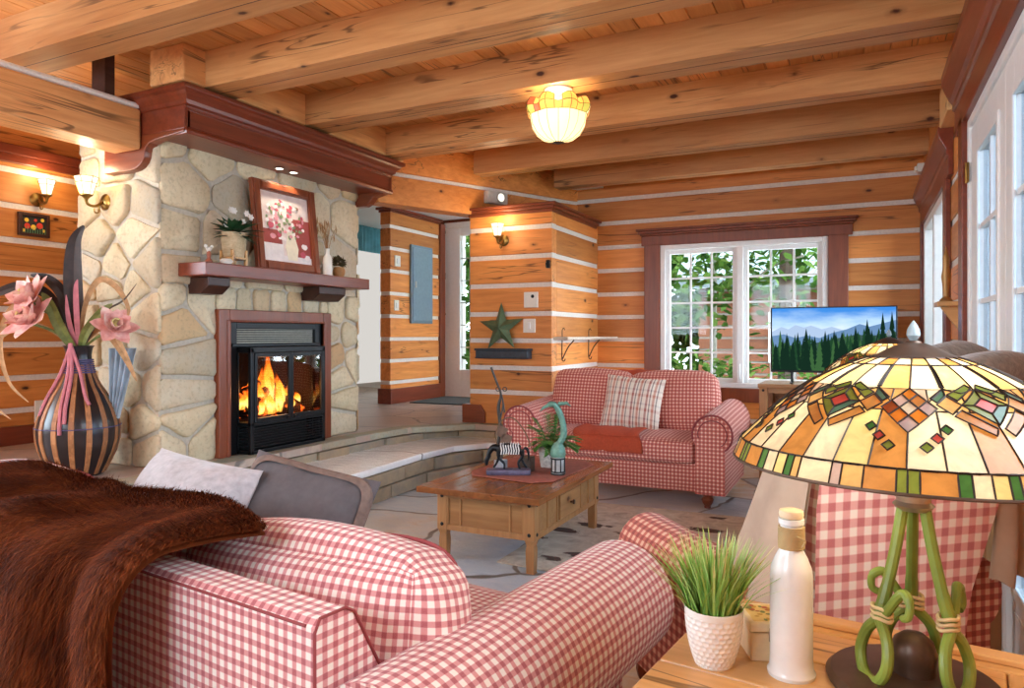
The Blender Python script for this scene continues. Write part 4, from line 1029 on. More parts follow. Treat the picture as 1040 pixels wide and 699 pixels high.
tag(b.build('area_rug', rgm, off=(-.8, 4, 0), bevel=.003), 'beige rug with dark leaf pattern in front of the loveseat', 'rug')

# ------------------------------------------------------------------ sofa in the foreground, seen from behind
SR = math.radians(-7); SO = (-.82, .914, 0)
sf = thing('sofa', 'large red and cream gingham sofa in the foreground, its back to the camera', 'sofa', SO, None, SR, True)
SW = 2.12
b = B(); sweep(b, [(0, .08), (.25, .08), (.25, .30), (.20, .50), (.088, .708), (.074, .72), (.012, .72), (0, .708)], lambda y, z, k: (-SW + SW * k, y, z)); b.build('back_frame', 'gin_sofa', sf)
b = B(); b.tube(bez([(-SW, -.001, .709), (-.02, -.001, .709)], 4), .003, 6); b.tube([(.001, 0, .08), (.001, 0, .70), (.001, .012, .722), (.001, .07, .722), (.001, .09, .71), (.001, .2, .505), (.001, .25, .3)], .003, 6); b.build('piping', 'piping', sf)
b = B(); b.rbox((-SW / 2, .52, .2), (SW / 2 - .01, .38, .12), .02, n=4); b.build('seat_base', 'gin_sofa', sf)
for k in range(3): b = B(); w = SW / 3; b.rbox((-w * (k + .5), .56, .385), (w / 2 - .004, .36, .075), .04, .02, n=10); b.build('seat_cushion', 'gin_sofa', sf)
for k, (cx, ry, zc) in enumerate(((-.34, .055, .553), (-1.07, 0, .525), (-1.75, 0, .555))):
    b = B(); mxc = Matrix.Translation((cx, .285, zc)) @ Matrix.Rotation(-ry, 4, 'Y') @ Matrix.Rotation(math.radians(-10), 4, 'X'); hx = .385 if k == 0 else .335
    b.rbox((0, 0, 0), (hx, .10, .175), .06, .045, n=14, mx=mxc); cu = b.build('back_cushion', 'gin_sofa', sf)
    b = B(); q = []
    for s in range(40):
        a = 2 * PI * s / 40; ca, sa = math.cos(a), math.sin(a); e = .28
        q.append(mxc @ Vector((hx * math.copysign(abs(ca) ** e, ca) * .985, .055, .178 * math.copysign(abs(sa) ** e, sa) * (1 + .12 * (1 - ca * ca)))))
    b.tube(q, .006, 6, closed=True); b.build('piping', 'piping', cu)
for cx, sg in ((.105, 1),):
    b = B(); sweep(b, scroll(cx, .48, .15, -.115, .0, .10, sg), lambda a, c, k: (a, .03 + .97 * k, c)); ar = b.build('arm', 'gin_sofa', sf)
for x in (.08, -SW + .08):
    for y in (.10, .92): b = B(); turned_leg(b, x, y, .10, .04); b.build('leg', 'mahoz', sf)
smx = Matrix.Translation(SO) @ Matrix.Rotation(SR, 4, 'Z')
b = B(); b.pillow(.50, .46, .25, smx @ Matrix.Translation((-1.21, .50, .585)) @ Matrix.Rotation(math.radians(5), 4, 'Z') @ Matrix.Rotation(math.radians(4), 4, 'Y') @ Matrix.Rotation(math.radians(62), 4, 'X'), 22, pinch=.04)
tag(b.build('throw_pillow', 'pil_light', off=tuple(smx @ Vector((-1.07, .52, .46)))), 'pale grey plush pillow on the foreground sofa beside the brown fur throw', 'pillow')
mpl = smx @ Matrix.Translation((-.86, .66, .572)) @ Matrix.Rotation(math.radians(16), 4, 'Z') @ Matrix.Rotation(math.radians(10), 4, 'Y') @ Matrix.Rotation(math.radians(66), 4, 'X')
dp = thing('throw_pillow', 'charcoal grey pillow with a taupe hem standing on the foreground sofa', 'pillow', tuple(smx @ Vector((-.68, .62, .46))))
b = B(); b.pillow(.46, .46, .15, mpl, 22, pinch=.04); b.build('pillow_cover', 'pil_dark', dp)
b = B()
for sg in (1,):
    def fn(u, v):
        a = 2 * PI * u; ca, sa = math.cos(a), math.sin(a); e = .3
        k = 1.0 - .10 * v
        x = .23 * math.copysign(abs(ca) ** e, ca) * k; y = .23 * math.copysign(abs(sa) ** e, sa) * k
        A, B_ = x / .23, y / .23
        kk = max(0, (1 - min(.999, abs(A)) ** 2.6)) ** .6 * max(0, (1 - min(.999, abs(B_)) ** 2.6)) ** .6
        return mpl @ Vector((x * (1 - .04 * (1 - B_ * B_)) * 1.012, y * (1 - .04 * (1 - A * A)) * 1.012, (.075 * kk + .005) * (1 if v > .02 else 0)))
    b.grid(fn, 64, 6, cu=True)
b.build('hem', 'pil_rim', dp)

# brown fur throw over the sofa back
R2 = random.Random(21)
path = bez([(0, .40, .68), (0, .34, .715), (0, .25, .742), (0, .15, .742), (0, .05, .733), (0, -.03, .712), (0, -.055, .64), (0, -.06, .48), (0, -.062, .3), (0, -.062, .13)], 6)
NP = len(path) - 1
def fpos(u, v):
    k = min(NP - 1, int(v * NP)); p = path[k].lerp(path[k + 1], v * NP - k)
    xr = -.37 - .07 * max(0, (v - .5) / .5) ** .8 - .9 * max(0, (.30 - v) / .30) ** 1.3
    x = xr + (-1.95 - xr) * u + .02 * math.sin(9 * v)
    fold = .034 * math.sin(u * 17 + 2.2 * v) + .018 * math.sin(u * 31 - 1.5 * v + 1)
    amt = min(1, max(0, (v - .25) / .4)) * .9 + .25
    hump = .01 * math.exp(-((u - .10) / .06) ** 2) * math.exp(-((v - .32) / .2) ** 2) + .02 * math.sin(u * 11) * math.exp(-((v - .3) / .2) ** 2)
    d = (path[k + 1] - path[k]).normalized(); n = Vector((0, d.z, -d.y))
    if n.dot(Vector((0, -.7, .7))) < 0: n = -n
    return Vector((x, p.y, p.z)) + n * (.016 + .02 * amt + fold * amt + hump), n
b = B(); b.grid(lambda u, v: smx @ fpos(u, v)[0], 60, 60)
b.grid(lambda u, v: smx @ (fpos(u, v)[0] - fpos(u, v)[1] * .012), 60, 60, flip=True)
fur = NT('brown fox fur'); ti = fur.tint(); nzf = fur.noise(fur.obj(), 7, 3)
fcol = fur.ramp(fur.math('ADD', fur.math('MULTIPLY', ti, .6), fur.math('MULTIPLY', nzf, .5)), [(.25, (40, 15, 7)), (.5, (86, 38, 16)), (.74, (136, 66, 28)), (.95, (184, 106, 54))])
furm = fur.pbr(fcol, .85, 0, None, **{'Specular IOR Level': .08})
ft = thing('fur_throw', 'brown fur throw draped over the back of the foreground sofa', 'throw', tuple(smx @ Vector((-1, 0, .73))))
base_o = b.build('hide', furm, ft)
b = B()
for k in range(110000):
    u, v = R2.random(), R2.random() ** .9
    p, n = fpos(u, v); q, _ = fpos(u, min(1, v + .02))
    d = (q - p)
    d = d.normalized() if d.length > 1e-6 else Vector((0, 0, -1))
    d = (d + n * R2.uniform(.15, .75) + Vector((R2.gauss(0, .3) + .12 * math.sin(u * 17), R2.gauss(0, .12), R2.gauss(0, .12)))).normalized()
    if v < .12: d = (d + Vector((0, .6, -.2)) * R2.random()).normalized()
    if u < .04: d = (d + Vector((.7, 0, 0)) * R2.random()).normalized()
    L = R2.uniform(.025, .05); sd = d.cross(n)
    sd = (sd.normalized() if sd.length > 1e-6 else Vector((1, 0, 0))) * .0006
    i0 = len(b.v); m_ = p + d * L * .55; t_ = p + d * L + Vector((0, 0, -.006)) - n * .006
    b.v += [tuple(smx @ (p - sd)), tuple(smx @ (p + sd)), tuple(smx @ (m_ + sd * .8)), tuple(smx @ (m_ - sd * .8)), tuple(smx @ t_)]
    t = min(1, max(0, R2.gauss(.45, .22)))
    b.face([i0, i0 + 1, i0 + 2, i0 + 3], 0, [(0, 0)] * 4, t, True); b.face([i0 + 3, i0 + 2, i0 + 4], 0, [(0, 0)] * 3, t, True)
o = b.build('fur', furm, ft, sharp=180); o['kind'] = 'stuff'

# ------------------------------------------------------------------ armchair behind the end table
AR = math.radians(42); AO = (-.105, 1.79, 0)
ac = thing('armchair', 'red gingham armchair with rolled arms and a cream checked back, behind the end table', 'armchair', AO, None, AR, True)
b = B()
sweep(b, [(.0, .18), (.41, .18), (.47, .55), (.57, .85), (.57, 1.0), (.50, 1.05), (.30, 1.03), (.10, .97), (.01, .90), (0, .80)], lambda x, z, k: (x, .15 - .15 * k - .06 * max(0, z - .5) * 1.0, z)); b.build('backrest', 'gin_chair', ac)
b = B(); b.rbox((.235, .38, .26), (.315, .29, .09), .02, n=4); b.build('seat_base', 'gin_red', ac)
b = B(); b.rbox((.235, .42, .40), (.225, .27, .07), .04, .02, n=8); b.build('seat_cushion', 'gin_red', ac)
for cx, sg in ((-.075, -1), (.53, 1)):
    b = B(); sweep(b, scroll(cx, .52, .105, -.07, .065, .17, sg), lambda a, c, k: (a, .69 - .64 * (1 - k), c)); ar = b.build('arm', 'gin_red', ac)
for x, y in ((-.09, .63), (.54, .63), (-.06, .08), (.40, .08)):
    b = B(); sg = 1 if y > .3 else -1; sx = -1 if x < .2 else 1
    b.tube(bez([(x, y, .19), (x + sx * .012, y + sg * .015, .14), (x, y, .07), (x + sx * .005, y + sg * .012, .02), (x + sx * .012, y + sg * .02, .0)], 4), [.028, .03, .032, .033, .032, .029, .025, .021, .018, .016, .015, .015, .016, .019, .021, .021, .02], 10); b.build('leg', 'mahoz', ac)
amx = Matrix.Translation(AO) @ Matrix.Rotation(AR, 4, 'Z')
tb = thing('throw_blanket', 'thick grey brown plush blanket with a beige lining, thrown over the top of the armchair', 'throw', tuple(amx @ Vector((.28, .05, 1.08))))
b = B()
ridge = bez([(-.02, .06, .90), (.07, .05, 1.0), (.2, .05, 1.04), (.34, .04, 1.09), (.48, .05, 1.125), (.60, .06, 1.12), (.70, .07, 1.06), (.765, .07, .97), (.78, .07, .84)], 5)
NR = len(ridge) - 1
for off_, rad, ph in ((-.055, .058, 0), (.04, .066, 2), (.12, .055, 4)):
    def fn(u, v, off_=off_, rad=rad, ph=ph):
        k = min(NR - 1, int(v * NR)); p = ridge[k].lerp(ridge[k + 1], v * NR - k); d = (ridge[k + 1] - ridge[k]).normalized()
        a = 2 * PI * u; n = Vector((-d.z, 0, d.x)); r_ = rad * (1 + .12 * math.sin(11 * v + ph) + .08 * math.sin(3 * a + ph)) * (math.sin(PI * min(1, .06 + .9 * v)) ** .35)
        return amx @ (p + Vector((0, off_ + .015 * math.sin(8 * v + ph), -.02)) + n * r_ * math.sin(a) + Vector((0, 1, 0)) * r_ * math.cos(a))
    b.grid(fn, 18, 36, cu=True)
b.build('plush_roll', 'thr_grey', tb)
b = B()
def hang(x0, x1, yy, zt, zb0, zb1, ph, bulge, n=26):
    for sg in (1, -1):
        def fn(u, v, sg=sg):
            x = x0 + (x1 - x0) * u; zb = zb0 + (zb1 - zb0) * u + .012 * math.sin(16 * u + ph)
            z = zt + (zb - zt) * v
            y = yy(u) - bulge * math.sin(PI * .5 * v) + .018 * math.sin(u * 12 + ph + v) * v + sg * .004
            return amx @ Vector((x + .02 * math.sin(3 * v + ph) * v, y, z))
        b.grid(fn, n, 14, flip=(sg < 0))
hang(.545, .72, lambda u: .01 + .02 * u, .98, .57, .60, 1, .03); b.build('lining', 'thr_beige', tb); b = B()
# left fall wraps the rear left corner of the chair
for sg in (1, -1):
    def fn(u, v, sg=sg):
        y = -.04 + .15 * u + .09 * u * v; z = .94 - (.38 + .04 * math.sin(3 * u)) * v
        x = -.02 - .08 * v - .05 * math.sin(u * PI) * v + .012 * math.sin(9 * u + 2 * v) * v
        return amx @ Vector((x + sg * .004, y, z))
    b.grid(fn, 22, 16, flip=(sg > 0))
b.build('lining', 'thr_beige', tb)
# ------------------------------------------------------------------ end table in the foreground and what stands on it
ER = math.radians(-7); EO = (-.272, 1.55, 0); TZ = .64
et = thing('end_table', 'pale pine end table in the right foreground carrying the stained glass lamp', 'side table', EO, None, ER, True)
b = B()
for k in range(4): y1 = -.075 - k * .135; b.box(0, .50, y1 - .133, y1, TZ - .032, TZ, 0, R.random())
b.box(0, .66, -.073, 0, TZ - .032, TZ, 0, .6); b.build('tabletop', 'oak', et, bevel=.004)
b = B(); b.box(.502, .66, -.615, -.075, TZ - .032, TZ, 0, .45); b.ball((.585, -.22, TZ - .0035), .020, .011, .004, 12, 1); b.build('breadboard_end', ['oaky', 'darkw'], et, bevel=.004)
b = B(); b.box(.02, .64, -.05, -.012, TZ, TZ + .012, 0, .8); b.build('back_rail', 'oak', et, bevel=.003)
b = B()
for x0, x1, y0, y1 in ((.04, .62, -.05, -.03), (.04, .62, -.585, -.565), (.03, .05, -.57, -.05), (.61, .63, -.57, -.05)): b.box(x0, x1, y0, y1, .50, TZ - .032)
b.build('apron', 'pinex', et)
for x in (.025, .585):
    for y in (-.07, -.59): b = B(); b.box(x, x + .05, y, y + .05, 0, TZ - .032); b.build('leg', 'pinez', et, bevel=.004)

# stained glass lamp
gc = {'cream': (248, 234, 200), 'amber': (206, 146, 78), 'honey': (230, 190, 120), 'green': (134, 150, 66), 'leaf': (72, 124, 62), 'red': (206, 86, 74), 'orange': (222, 138, 50), 'rust': (156, 78, 40), 'lav': (206, 184, 178), 'teal': (86, 124, 104), 'yell': (240, 220, 150)}
gk = list(gc); gm = [shadeglass('lamp glass ' + k, gc[k]) for k in gk]
leadm = plain('dark lead came', (48, 36, 28), .5, .6)
def make_lamp():
    l = thing('table_lamp', 'stained glass table lamp with three looped green legs on the end table in front', 'lamp', (.074, 1.291, TZ), 'stained glass lamps', math.radians(-65), True)
    def surf(s, t, o=0.0):
        """s in turns; t 0 cap, 1 skirt edge, 1..1.3 apron"""
        if t <= 1: r_ = .056 + .204 * t; z = .526 - .10 * t - .038 * t * t + .012 * math.sin(PI * t)
        else: f = (t - 1) / .3; r_ = .26 + .012 * f; z = .388 - .030 * f
        a = 2 * PI * s; return Vector(((r_ + o * .4) * math.cos(a), (r_ + o * .4) * math.sin(a), z + o))
    b = B(); ld = B()
    def pane(poly, col, o=0.0, lead=True, nsub=4):
        P = []
        for i in range(len(poly)):
            (s0, t0), (s1, t1) = poly[i], poly[(i + 1) % len(poly)]
            for k in range(nsub): f = k / nsub; P.append((s0 + (s1 - s0) * f, t0 + (t1 - t0) * f))
        cs = sum(p[0] for p in P) / len(P); ct_ = sum(p[1] for p in P) / len(P)
        i0 = len(b.v); b.v.append(tuple(surf(cs, ct_, o)))
        for p in P: b.v.append(tuple(surf(p[0], p[1], o)))
        n = len(P)
        for k in range(n): b.face([i0, i0 + 1 + k, i0 + 1 + (k + 1) % n], gk.index(col), None, .5, True)
        if lead: ld.tube([surf(p[0], p[1], o + .0006) for p in P], .0013, 4, closed=True)
    N = 6
    for q in range(N):
        S = lambda x: (q + x) / N
        def pp(pts, col, o=0.0): pane([(S(x), t) for x, t in pts], col, o)
        for k, col in enumerate(('amber', 'cream', 'honey', 'cream')): pp([(k / 4, .02), ((k + 1) / 4, .02), ((k + 1) / 4, .17), (k / 4, .17)], col)
        for k, col in enumerate(('cream', 'honey', 'cream', 'yell')):
            m = (k + .5) / 4; lo = .50 if k in (1, 2) else .42; pp([(k / 4, .17), ((k + 1) / 4, .17), ((k + 1) / 4, .46), (m, lo + .08), (k / 4, .46)], col)
        for k, col in enumerate(('amber', 'honey', 'amber', 'honey', 'amber', 'cream', 'honey', 'amber')): pp([(k / 8, .46), ((k + 1) / 8, .46), ((k + 1) / 8, .64), (k / 8, .64)], col, -.0015)
        for k, col in enumerate(('cream', 'yell', 'amber', 'cream', 'cream', 'amber')): pp([(k / 6, .64), ((k + 1) / 6, .64), ((k + 1) / 6, 1), (k / 6, 1)], col, -.0015)
        # checkered diamond cluster
        c1 = ['orange', 'lav', 'rust', 'amber', 'cream', 'orange', 'lav', 'orange', 'lav']; du, dv = .058, .056
        for i in range(3):
            for j in range(3):
                cs, ct_ = .5 + (i - j) * du, .63 + (i + j - 2) * dv
                pp([(cs - du, ct_), (cs, ct_ - dv), (cs + du, ct_), (cs, ct_ + dv)], c1[i * 3 + j], .0006)
        
        # red diamond framed in green at each rib
        pp([(-.085, .60), (0, .54), (.085, .60), (0, .66)], 'red', .0012)
        for sg in (-1, 1):
            pp([(sg * .085, .60), (0, .54), (0, .47), (sg * .165, .60)], 'green', .0009)
            pp([(sg * .085, .60), (0, .66), (0, .735), (sg * .165, .60)], 'teal' if sg > 0 else 'green', .0009)
            pp([(sg * .165, .60), (sg * .245, .53), (sg * .325, .60), (sg * .245, .67)], 'amber' if sg > 0 else 'honey', .0009)
            pp([(sg * .02, .455), (sg * .05, .42), (sg * .235, .515), (sg * .18, .565)], 'green', .0007)
            pp([(sg * .02, .755), (sg * .18, .635), (sg * .235, .68), (sg * .05, .80)], 'amber', .0007)
            pp([(sg * .25, .46), (sg * .36, .55), (sg * .32, .585), (sg * .25, .525)], 'teal', .0006)
            pp([(sg * .235, .17), (sg * .265, .17), (sg * .265, .45), (sg * .235, .45)], 'green', .0006)
            for j, col in enumerate(('leaf', 'red', 'green')):
                cs, ct_ = .5 - sg * (.20 - j * .055) , .77 + j * .055
                pp([(cs - .032, ct_), (cs, ct_ - .03), (cs + .032, ct_), (cs, ct_ + .03)], col, .0008)
        x = 0
        for w_, col in ((.17, 'cream'), (.05, 'lav'), (.1, 'honey'), (.14, 'amber'), (.045, 'green'), (.05, 'green'), (.15, 'amber'), (.055, 'leaf'), (.08, 'cream'), (.07, 'yell'), (.045, 'leaf'), (.045, 'honey')): pp([(x, 1.0), (x + w_, 1.0), (x + w_, 1.3), (x, 1.3)], col); x += w_
    sh = b.build('lamp_shade', gm, l); ld.build('lead_lines', leadm, sh)
    b = B(); b.tube([surf(k / 72, 1.3) for k in range(72)], .0025, 6, closed=True)
    b.lathe([(.064, .518), (.062, .526), (.05, .530), (.036, .538), (.018, .546), (.012, .547), (.01, .550), (0, .551)], n=6 * 6, cap=False); b.build('cap', 'bronze', sh)
    b = B(); b.lathe([(.003, .548), (.006, .552), (.010, .559), (.009, .568), (.004, .578), (0, .583)], n=16); b.build('finial', plain('pale glass finial', (150, 168, 174), .15), l)
    b = B(); b.lathe([(.0, 0), (.125, 0), (.128, .008), (.12, .016), (.06, .022), (.03, .024), (.03, .04), (.034, .055), (.028, .075), (.016, .085), (0, .088)], n=48); b.build('base', 'bronze', l)
    b = B(); b.lathe([(.008, .28), (.024, .282), (.03, .29), (.024, .296), (.026, .304), (.044, .308), (.046, .318), (.02, .322), (.008, .33), (.008, .53)], n=28); b.build('collar', 'silver', l)
    bam = plain('green bamboo glaze', (126, 148, 62), .4, var=.35, nscale=9)
    for k in range(3):
        a = k * 2 * PI / 3 + math.radians(65 - 90 - 60); e = Vector((math.cos(a), math.sin(a), 0)); t_ = Vector((-math.sin(a), math.cos(a), 0))
        def P(r_, z, o=0.0): return e * r_ + t_ * o + Vector((0, 0, z))
        b = B(); b.tube(bez([P(.018, .285), P(.030, .22), P(.045, .155), P(.056, .118)], 6), [.009] * 12 + [.010] * 7, 10)
        # the teardrop loop under the binding, then the curl above it
        b.tube(bez([P(.052, .13), P(.056, .112), P(.06, .085, .026), P(.066, .05, .036), P(.07, .022, .022), P(.07, .014, 0), P(.07, .022, -.022), P(.066, .05, -.036), P(.06, .085, -.026), P(.056, .112), P(.05, .135, .006)], 5), .0086, 10)
        b.tube(bez([P(.055, .108), P(.053, .125, .014), P(.048, .155, .034), P(.044, .165, .045), P(.044, .155, .058), P(.046, .135, .058), P(.047, .128, .046)], 5), [.0072] * 20 + [.006] * 11, 10)
        lg = b.build('leg', bam, l)
        b = B()
        for j in range(3): b.tube([P(.052 + .013 * math.cos(x * PI / 8), .112 + j * .008 + .002 * math.sin(x), .017 * math.sin(x * PI / 8)) for x in range(16)], .003, 6, closed=True)
        b.build('binding', plain('cane binding', (214, 196, 150), .7), lg)
    return l
lamp = make_lamp(); point_light('lamp_bulb', (.074, 1.291, TZ + .42), 1.4, (1, .85, .6), .05)
lamp2 = dup(lamp, (.10, 3.26, TZ), 'farther stained glass table lamp, its shade peeping out behind the nearer lamp', math.radians(-20)); point_light('lamp_bulb', (.10, 3.26, TZ + .42), 1.4, (1, .85, .6), .05)
et2 = dup(et, (-.2, 3.53, 0), 'pine end table behind the armchair carrying the farther stained glass lamp', 0.0); et['group'] = et2['group'] = 'pine end tables'

c = (-.104, 1.252, TZ)
bt = thing('bottle', 'white glazed bottle with a pale stopper and twine round its neck, on the end table', 'bottle', c)
b = B(); b.lathe([(0, 0), (.037, 0), (.038, .006), (.0345, .012), (.0335, .03), (.0335, .16), (.032, .176), (.025, .194), (.0185, .206), (.0175, .22), (.0175, .246), (.020, .249), (.020, .257), (.012, .258), (0, .257)], c, 40); b.build('glass_body', plain('white glaze', (226, 230, 230), .22, var=.04), bt)
b = B(); b.lathe([(.013, .257), (.0185, .259), (.0195, .264), (.0185, .270), (.012, .272), (0, .2725)], c, 28); b.build('stopper', plain('pale cork', (224, 202, 168), .6), bt)
b = B(); b.tube([(c[0] + .0195 * math.cos(t * .4), c[1] + .0195 * math.sin(t * .4), c[2] + .208 + .036 * t / 240) for t in range(241)], .0019, 5); b.tube(bez([(c[0] + .01, c[1] - .019, c[2] + .232), (c[0] + .022, c[1] - .016, c[2] + .226), (c[0] + .018, c[1] - .02, c[2] + .216)], 5), .0018, 5); b.build('twine', plain('jute twine', (176, 152, 108), .95), bt)
c = (-.226, 1.235, TZ)
gp = thing('potted_grass', 'tuft of green grass in a white dimpled pot at the front of the end table', 'plant', c)
def potfn(u, v):
    a = 2 * PI * u; z = .095 * v; r_ = .031 + .0175 * math.sin(min(1, v * 1.05) * PI / 2) ** .8
    row = v * 11; f = row - math.floor(row); col = u * 26 + (.5 if int(row) % 2 else 0); g = col - math.floor(col)
    d = math.hypot((f - .5), (g - .5)); r_ -= .0016 * max(0, 1 - (d / .5) ** 2) if .04 < v < .93 else 0
    return (c[0] + r_ * math.cos(a), c[1] + r_ * math.sin(a), c[2] + z)
b = B(); b.grid(potfn, 208, 88, cu=True); b.lathe([(0, 0), (.031, 0)], c, 40, cap=False); b.lathe([(.0485, .095), (.047, .097), (.044, .094), (.043, .08), (0, .08)], c, 40, cap=False); b.build('pot', plain('white ceramic', (232, 230, 224), .25, var=.03), gp)
grm = NT('grass blades'); ti = grm.tint(); gcol = grm.ramp(ti, [(0, (70, 118, 46)), (.4, (136, 186, 84)), (.8, (182, 212, 128)), (1, (222, 216, 160))]); grm = grm.pbr(gcol, .5)
b = B()
for k in range(360):
    a = R.uniform(0, 2 * PI); r0 = .036 * math.sqrt(R.random()); base = Vector((c[0] + r0 * math.cos(a), c[1] + r0 * math.sin(a), c[2] + .075))
    a2 = a + R.gauss(0, .35); sp_ = r0 / .036 * R.uniform(.03, .10) + (R.random() < .08) * .03; h = R.uniform(.095, .15) * (1 - .45 * (sp_ / .13) ** 2)
    tip = base + Vector((math.cos(a2) * sp_, math.sin(a2) * sp_, h)); mid = base.lerp(tip, .55) + Vector((-math.cos(a2), -math.sin(a2), 0)) * sp_ * .18
    st = bez([base, mid, tip], 3); sd = Vector((math.cos(a2 + R.uniform(.8, 2.3)), math.sin(a2 + R.uniform(.8, 2.3)), 0)) * R.uniform(.0014, .0026); i0 = len(b.v); n = len(st)
    for i, p in enumerate(st): w = 1 - (i / (n - 1)) ** 2 * .9; b.v += [tuple(p - sd * w), tuple(p + sd * w)]
    t0 = min(.95, max(0, R.gauss(.5, .2)))
    for i in range(n - 1): b.face([i0 + 2 * i, i0 + 2 * i + 1, i0 + 2 * i + 3, i0 + 2 * i + 2], 0, None, min(1, t0 * (.45 + .2 * i)), True)
o = b.build('grass', grm, gp, sharp=180); o['kind'] = 'stuff'
c = (-.155, 1.325, TZ)
wb = thing('trinket_box', 'small cream wooden box with a painted floral lid, between the grass pot and the bottle', 'box', c)
mb = Matrix.Translation(c) @ Matrix.Rotation(math.radians(24), 4, 'Z')
b = B(); b.box(-.036, .036, -.045, .045, 0, .048, 0, .5, mb); b.build('body', plain('cream paint', (226, 206, 168), .5), wb, bevel=.002)
b = B(); b.box(-.038, .038, -.047, .047, .050, .066, 0, .5, mb); ld_ = b.build('lid', plain('cream paint lid', (234, 218, 184), .5), wb, bevel=.003)
b = B(); fcs = [plain('folk ' + n, cc, .6) for n, cc in (('ochre', (190, 150, 70)), ('green', (120, 132, 78)), ('red', (176, 100, 70)), ('straw', (222, 196, 130)))]
def disc(b, mx, x, y, z, rx, ry, m, n=8):
    i0 = len(b.v)
    for k in range(n): a = 2 * PI * k / n; b.v.append(tuple(mx @ Vector((x + rx * math.cos(a), y + ry * math.sin(a), z))))
    b.face(list(range(i0, i0 + n)), m)
b.box(-.029, .029, -.038, .038, .0655, .0664, 3, .5, mb)
for k in range(26): disc(b, mb, R.uniform(-.024, .024), R.uniform(-.033, .033), .0666 + k * .00002, R.uniform(.003, .006), R.uniform(.003, .006), R.choice([0, 1, 2]))
b.build('painted_flowers', fcs, ld_)
b = B(); b.box(-.006, .006, -.0475, -.044, .035, .058, 0, .5, mb); b.build('clasp', 'brass', wb)

# ------------------------------------------------------------------ television and its stand
ts = thing('tv_stand', 'pine television stand with open shelves under the window wall', 'tv stand', (-.16, 5.95, 0))
b = B(); b.box(-.72, .40, 5.74, 6.22, .79, .82, 0, .6); b.build('top', 'pinex', ts, bevel=.004)
b = B(); b.box(-.69, .37, 5.78, 6.2, .54, .56); b.box(-.69, .37, 5.78, 6.2, .10, .13); b.box(-.69, .37, 5.77, 5.79, .75, .79); b.box(-.17, -.14, 5.78, 6.2, .13, .79); b.build('shelf', 'pinex', ts)
b = B(); b.box(-.69, .37, 6.19, 6.2, .1, .79); b.build('back_panel', 'pine', ts)
for x in (-.71, .33):
    for y in (5.75, 6.15):
        b = B(); b.box(x, x + .06, y, y + .06, 0, .79); lg = b.build('leg', 'pinez', ts, bevel=.004)
        if y < 6:
            for z in (.55, .77): b = B(); b.ball((x + .03, y, z), .01, .005, .01, 10); b.build('stud', 'black', lg)
b = B(); b.box(-.56, -.32, 5.82, 6.1, .562, .66, 0); b.box(-.565, -.315, 5.815, 6.105, .655, .69, 0); tag(b.build('storage_box', plain('pale grey card', (206, 202, 198), .7), off=(-.44, 5.95, .56), bevel=.004), 'pale lidded box on the upper shelf of the tv stand', 'box')
tv = thing('television', 'flat television showing a mountain forest landscape, on the stand by the window', 'television', (-.2, 5.95, .82))
b = B(); b.box(-.645, .238, 5.935, 5.975, .905, 1.415); b.box(-.5, .1, 5.975, 6.01, .95, 1.25); b.build('housing', 'blackm', tv, bevel=.004)
for x in (-.5, .09): b = B(); b.box(x, x + .02, 5.87, 6.04, .82, .83); b.box(x, x + .02, 5.945, 5.965, .83, .91); b.build('foot', 'black', tv, bevel=.003)
sx0, sx1, sz0, sz1 = -.635, .228, .922, 1.406; SWd, SHt = sx1 - sx0, sz1 - sz0
tvsky = NT('screen sky'); sp = tvsky.n('ShaderNodeSeparateXYZ', {0: tvsky.obj()}); nz = tvsky.noise(tvsky.scale(tvsky.obj(), (1, 1, 3)), 5, 4)
f = tvsky.math('ADD', tvsky.math('DIVIDE', tvsky.math('SUBTRACT', sp.outputs[2], .1), SHt), tvsky.math('MULTIPLY', tvsky.math('SUBTRACT', nz, .5), .35))
tvsky = tvsky.surf(tvsky.n('ShaderNodeEmission', {0: tvsky.ramp(f, [(.45, (240, 244, 250)), (.75, (176, 208, 240)), (.98, (62, 134, 214))]), 1: .42}).outputs[0])
sm = [tvsky] + [emit('screen ' + n, cc, .4) for n, cc in (('far peaks', (170, 192, 222)), ('blue hills', (104, 138, 178)), ('green hill', (58, 84, 76)), ('lit fir', (58, 96, 56)), ('dark fir', (20, 44, 32)), ('mid fir', (32, 66, 42)), ('forest floor', (22, 40, 30)))]
b = B(); b.box(sx0, sx1, 5.9335, 5.9348, sz0, sz1, 0)
def sp2(u, v): return sx0 + max(0, min(1, u)) * SWd, sz0 + max(0, min(1, v)) * SHt
def ridge2(pts, m, d):
    P = [(sp2(u, 0)[0], sp2(u, v)[1]) for u, v in pts]; poly = [(sx0, sz0), (sx1, sz0)] + P[::-1]
    for (xa, za), (xb, zb) in zip(P, P[1:]):
        i0 = len(b.v); b.v += [(xa, 5.9335 - d, sz0), (xb, 5.9335 - d, sz0), (xb, 5.9335 - d, zb), (xa, 5.9335 - d, za)]; b.face([i0, i0 + 1, i0 + 2, i0 + 3], m)
ridge2([(0, .62), (.08, .70), (.14, .66), (.2, .73), (.27, .69), (.33, .72), (.42, .66), (.5, .70), (.6, .64), (1, .6)], 1, .0002)
ridge2([(0, .55), (.1, .58), (.2, .52), (.3, .56), (.4, .52), (.5, .60), (.62, .66), (.72, .74), (.8, .70), (1, .8)], 2, .0004)
ridge2([(0, .36), (.15, .40), (.3, .42), (.42, .46), (.55, .52), (.7, .58), (.8, .55), (1, .62)], 3, .0006)
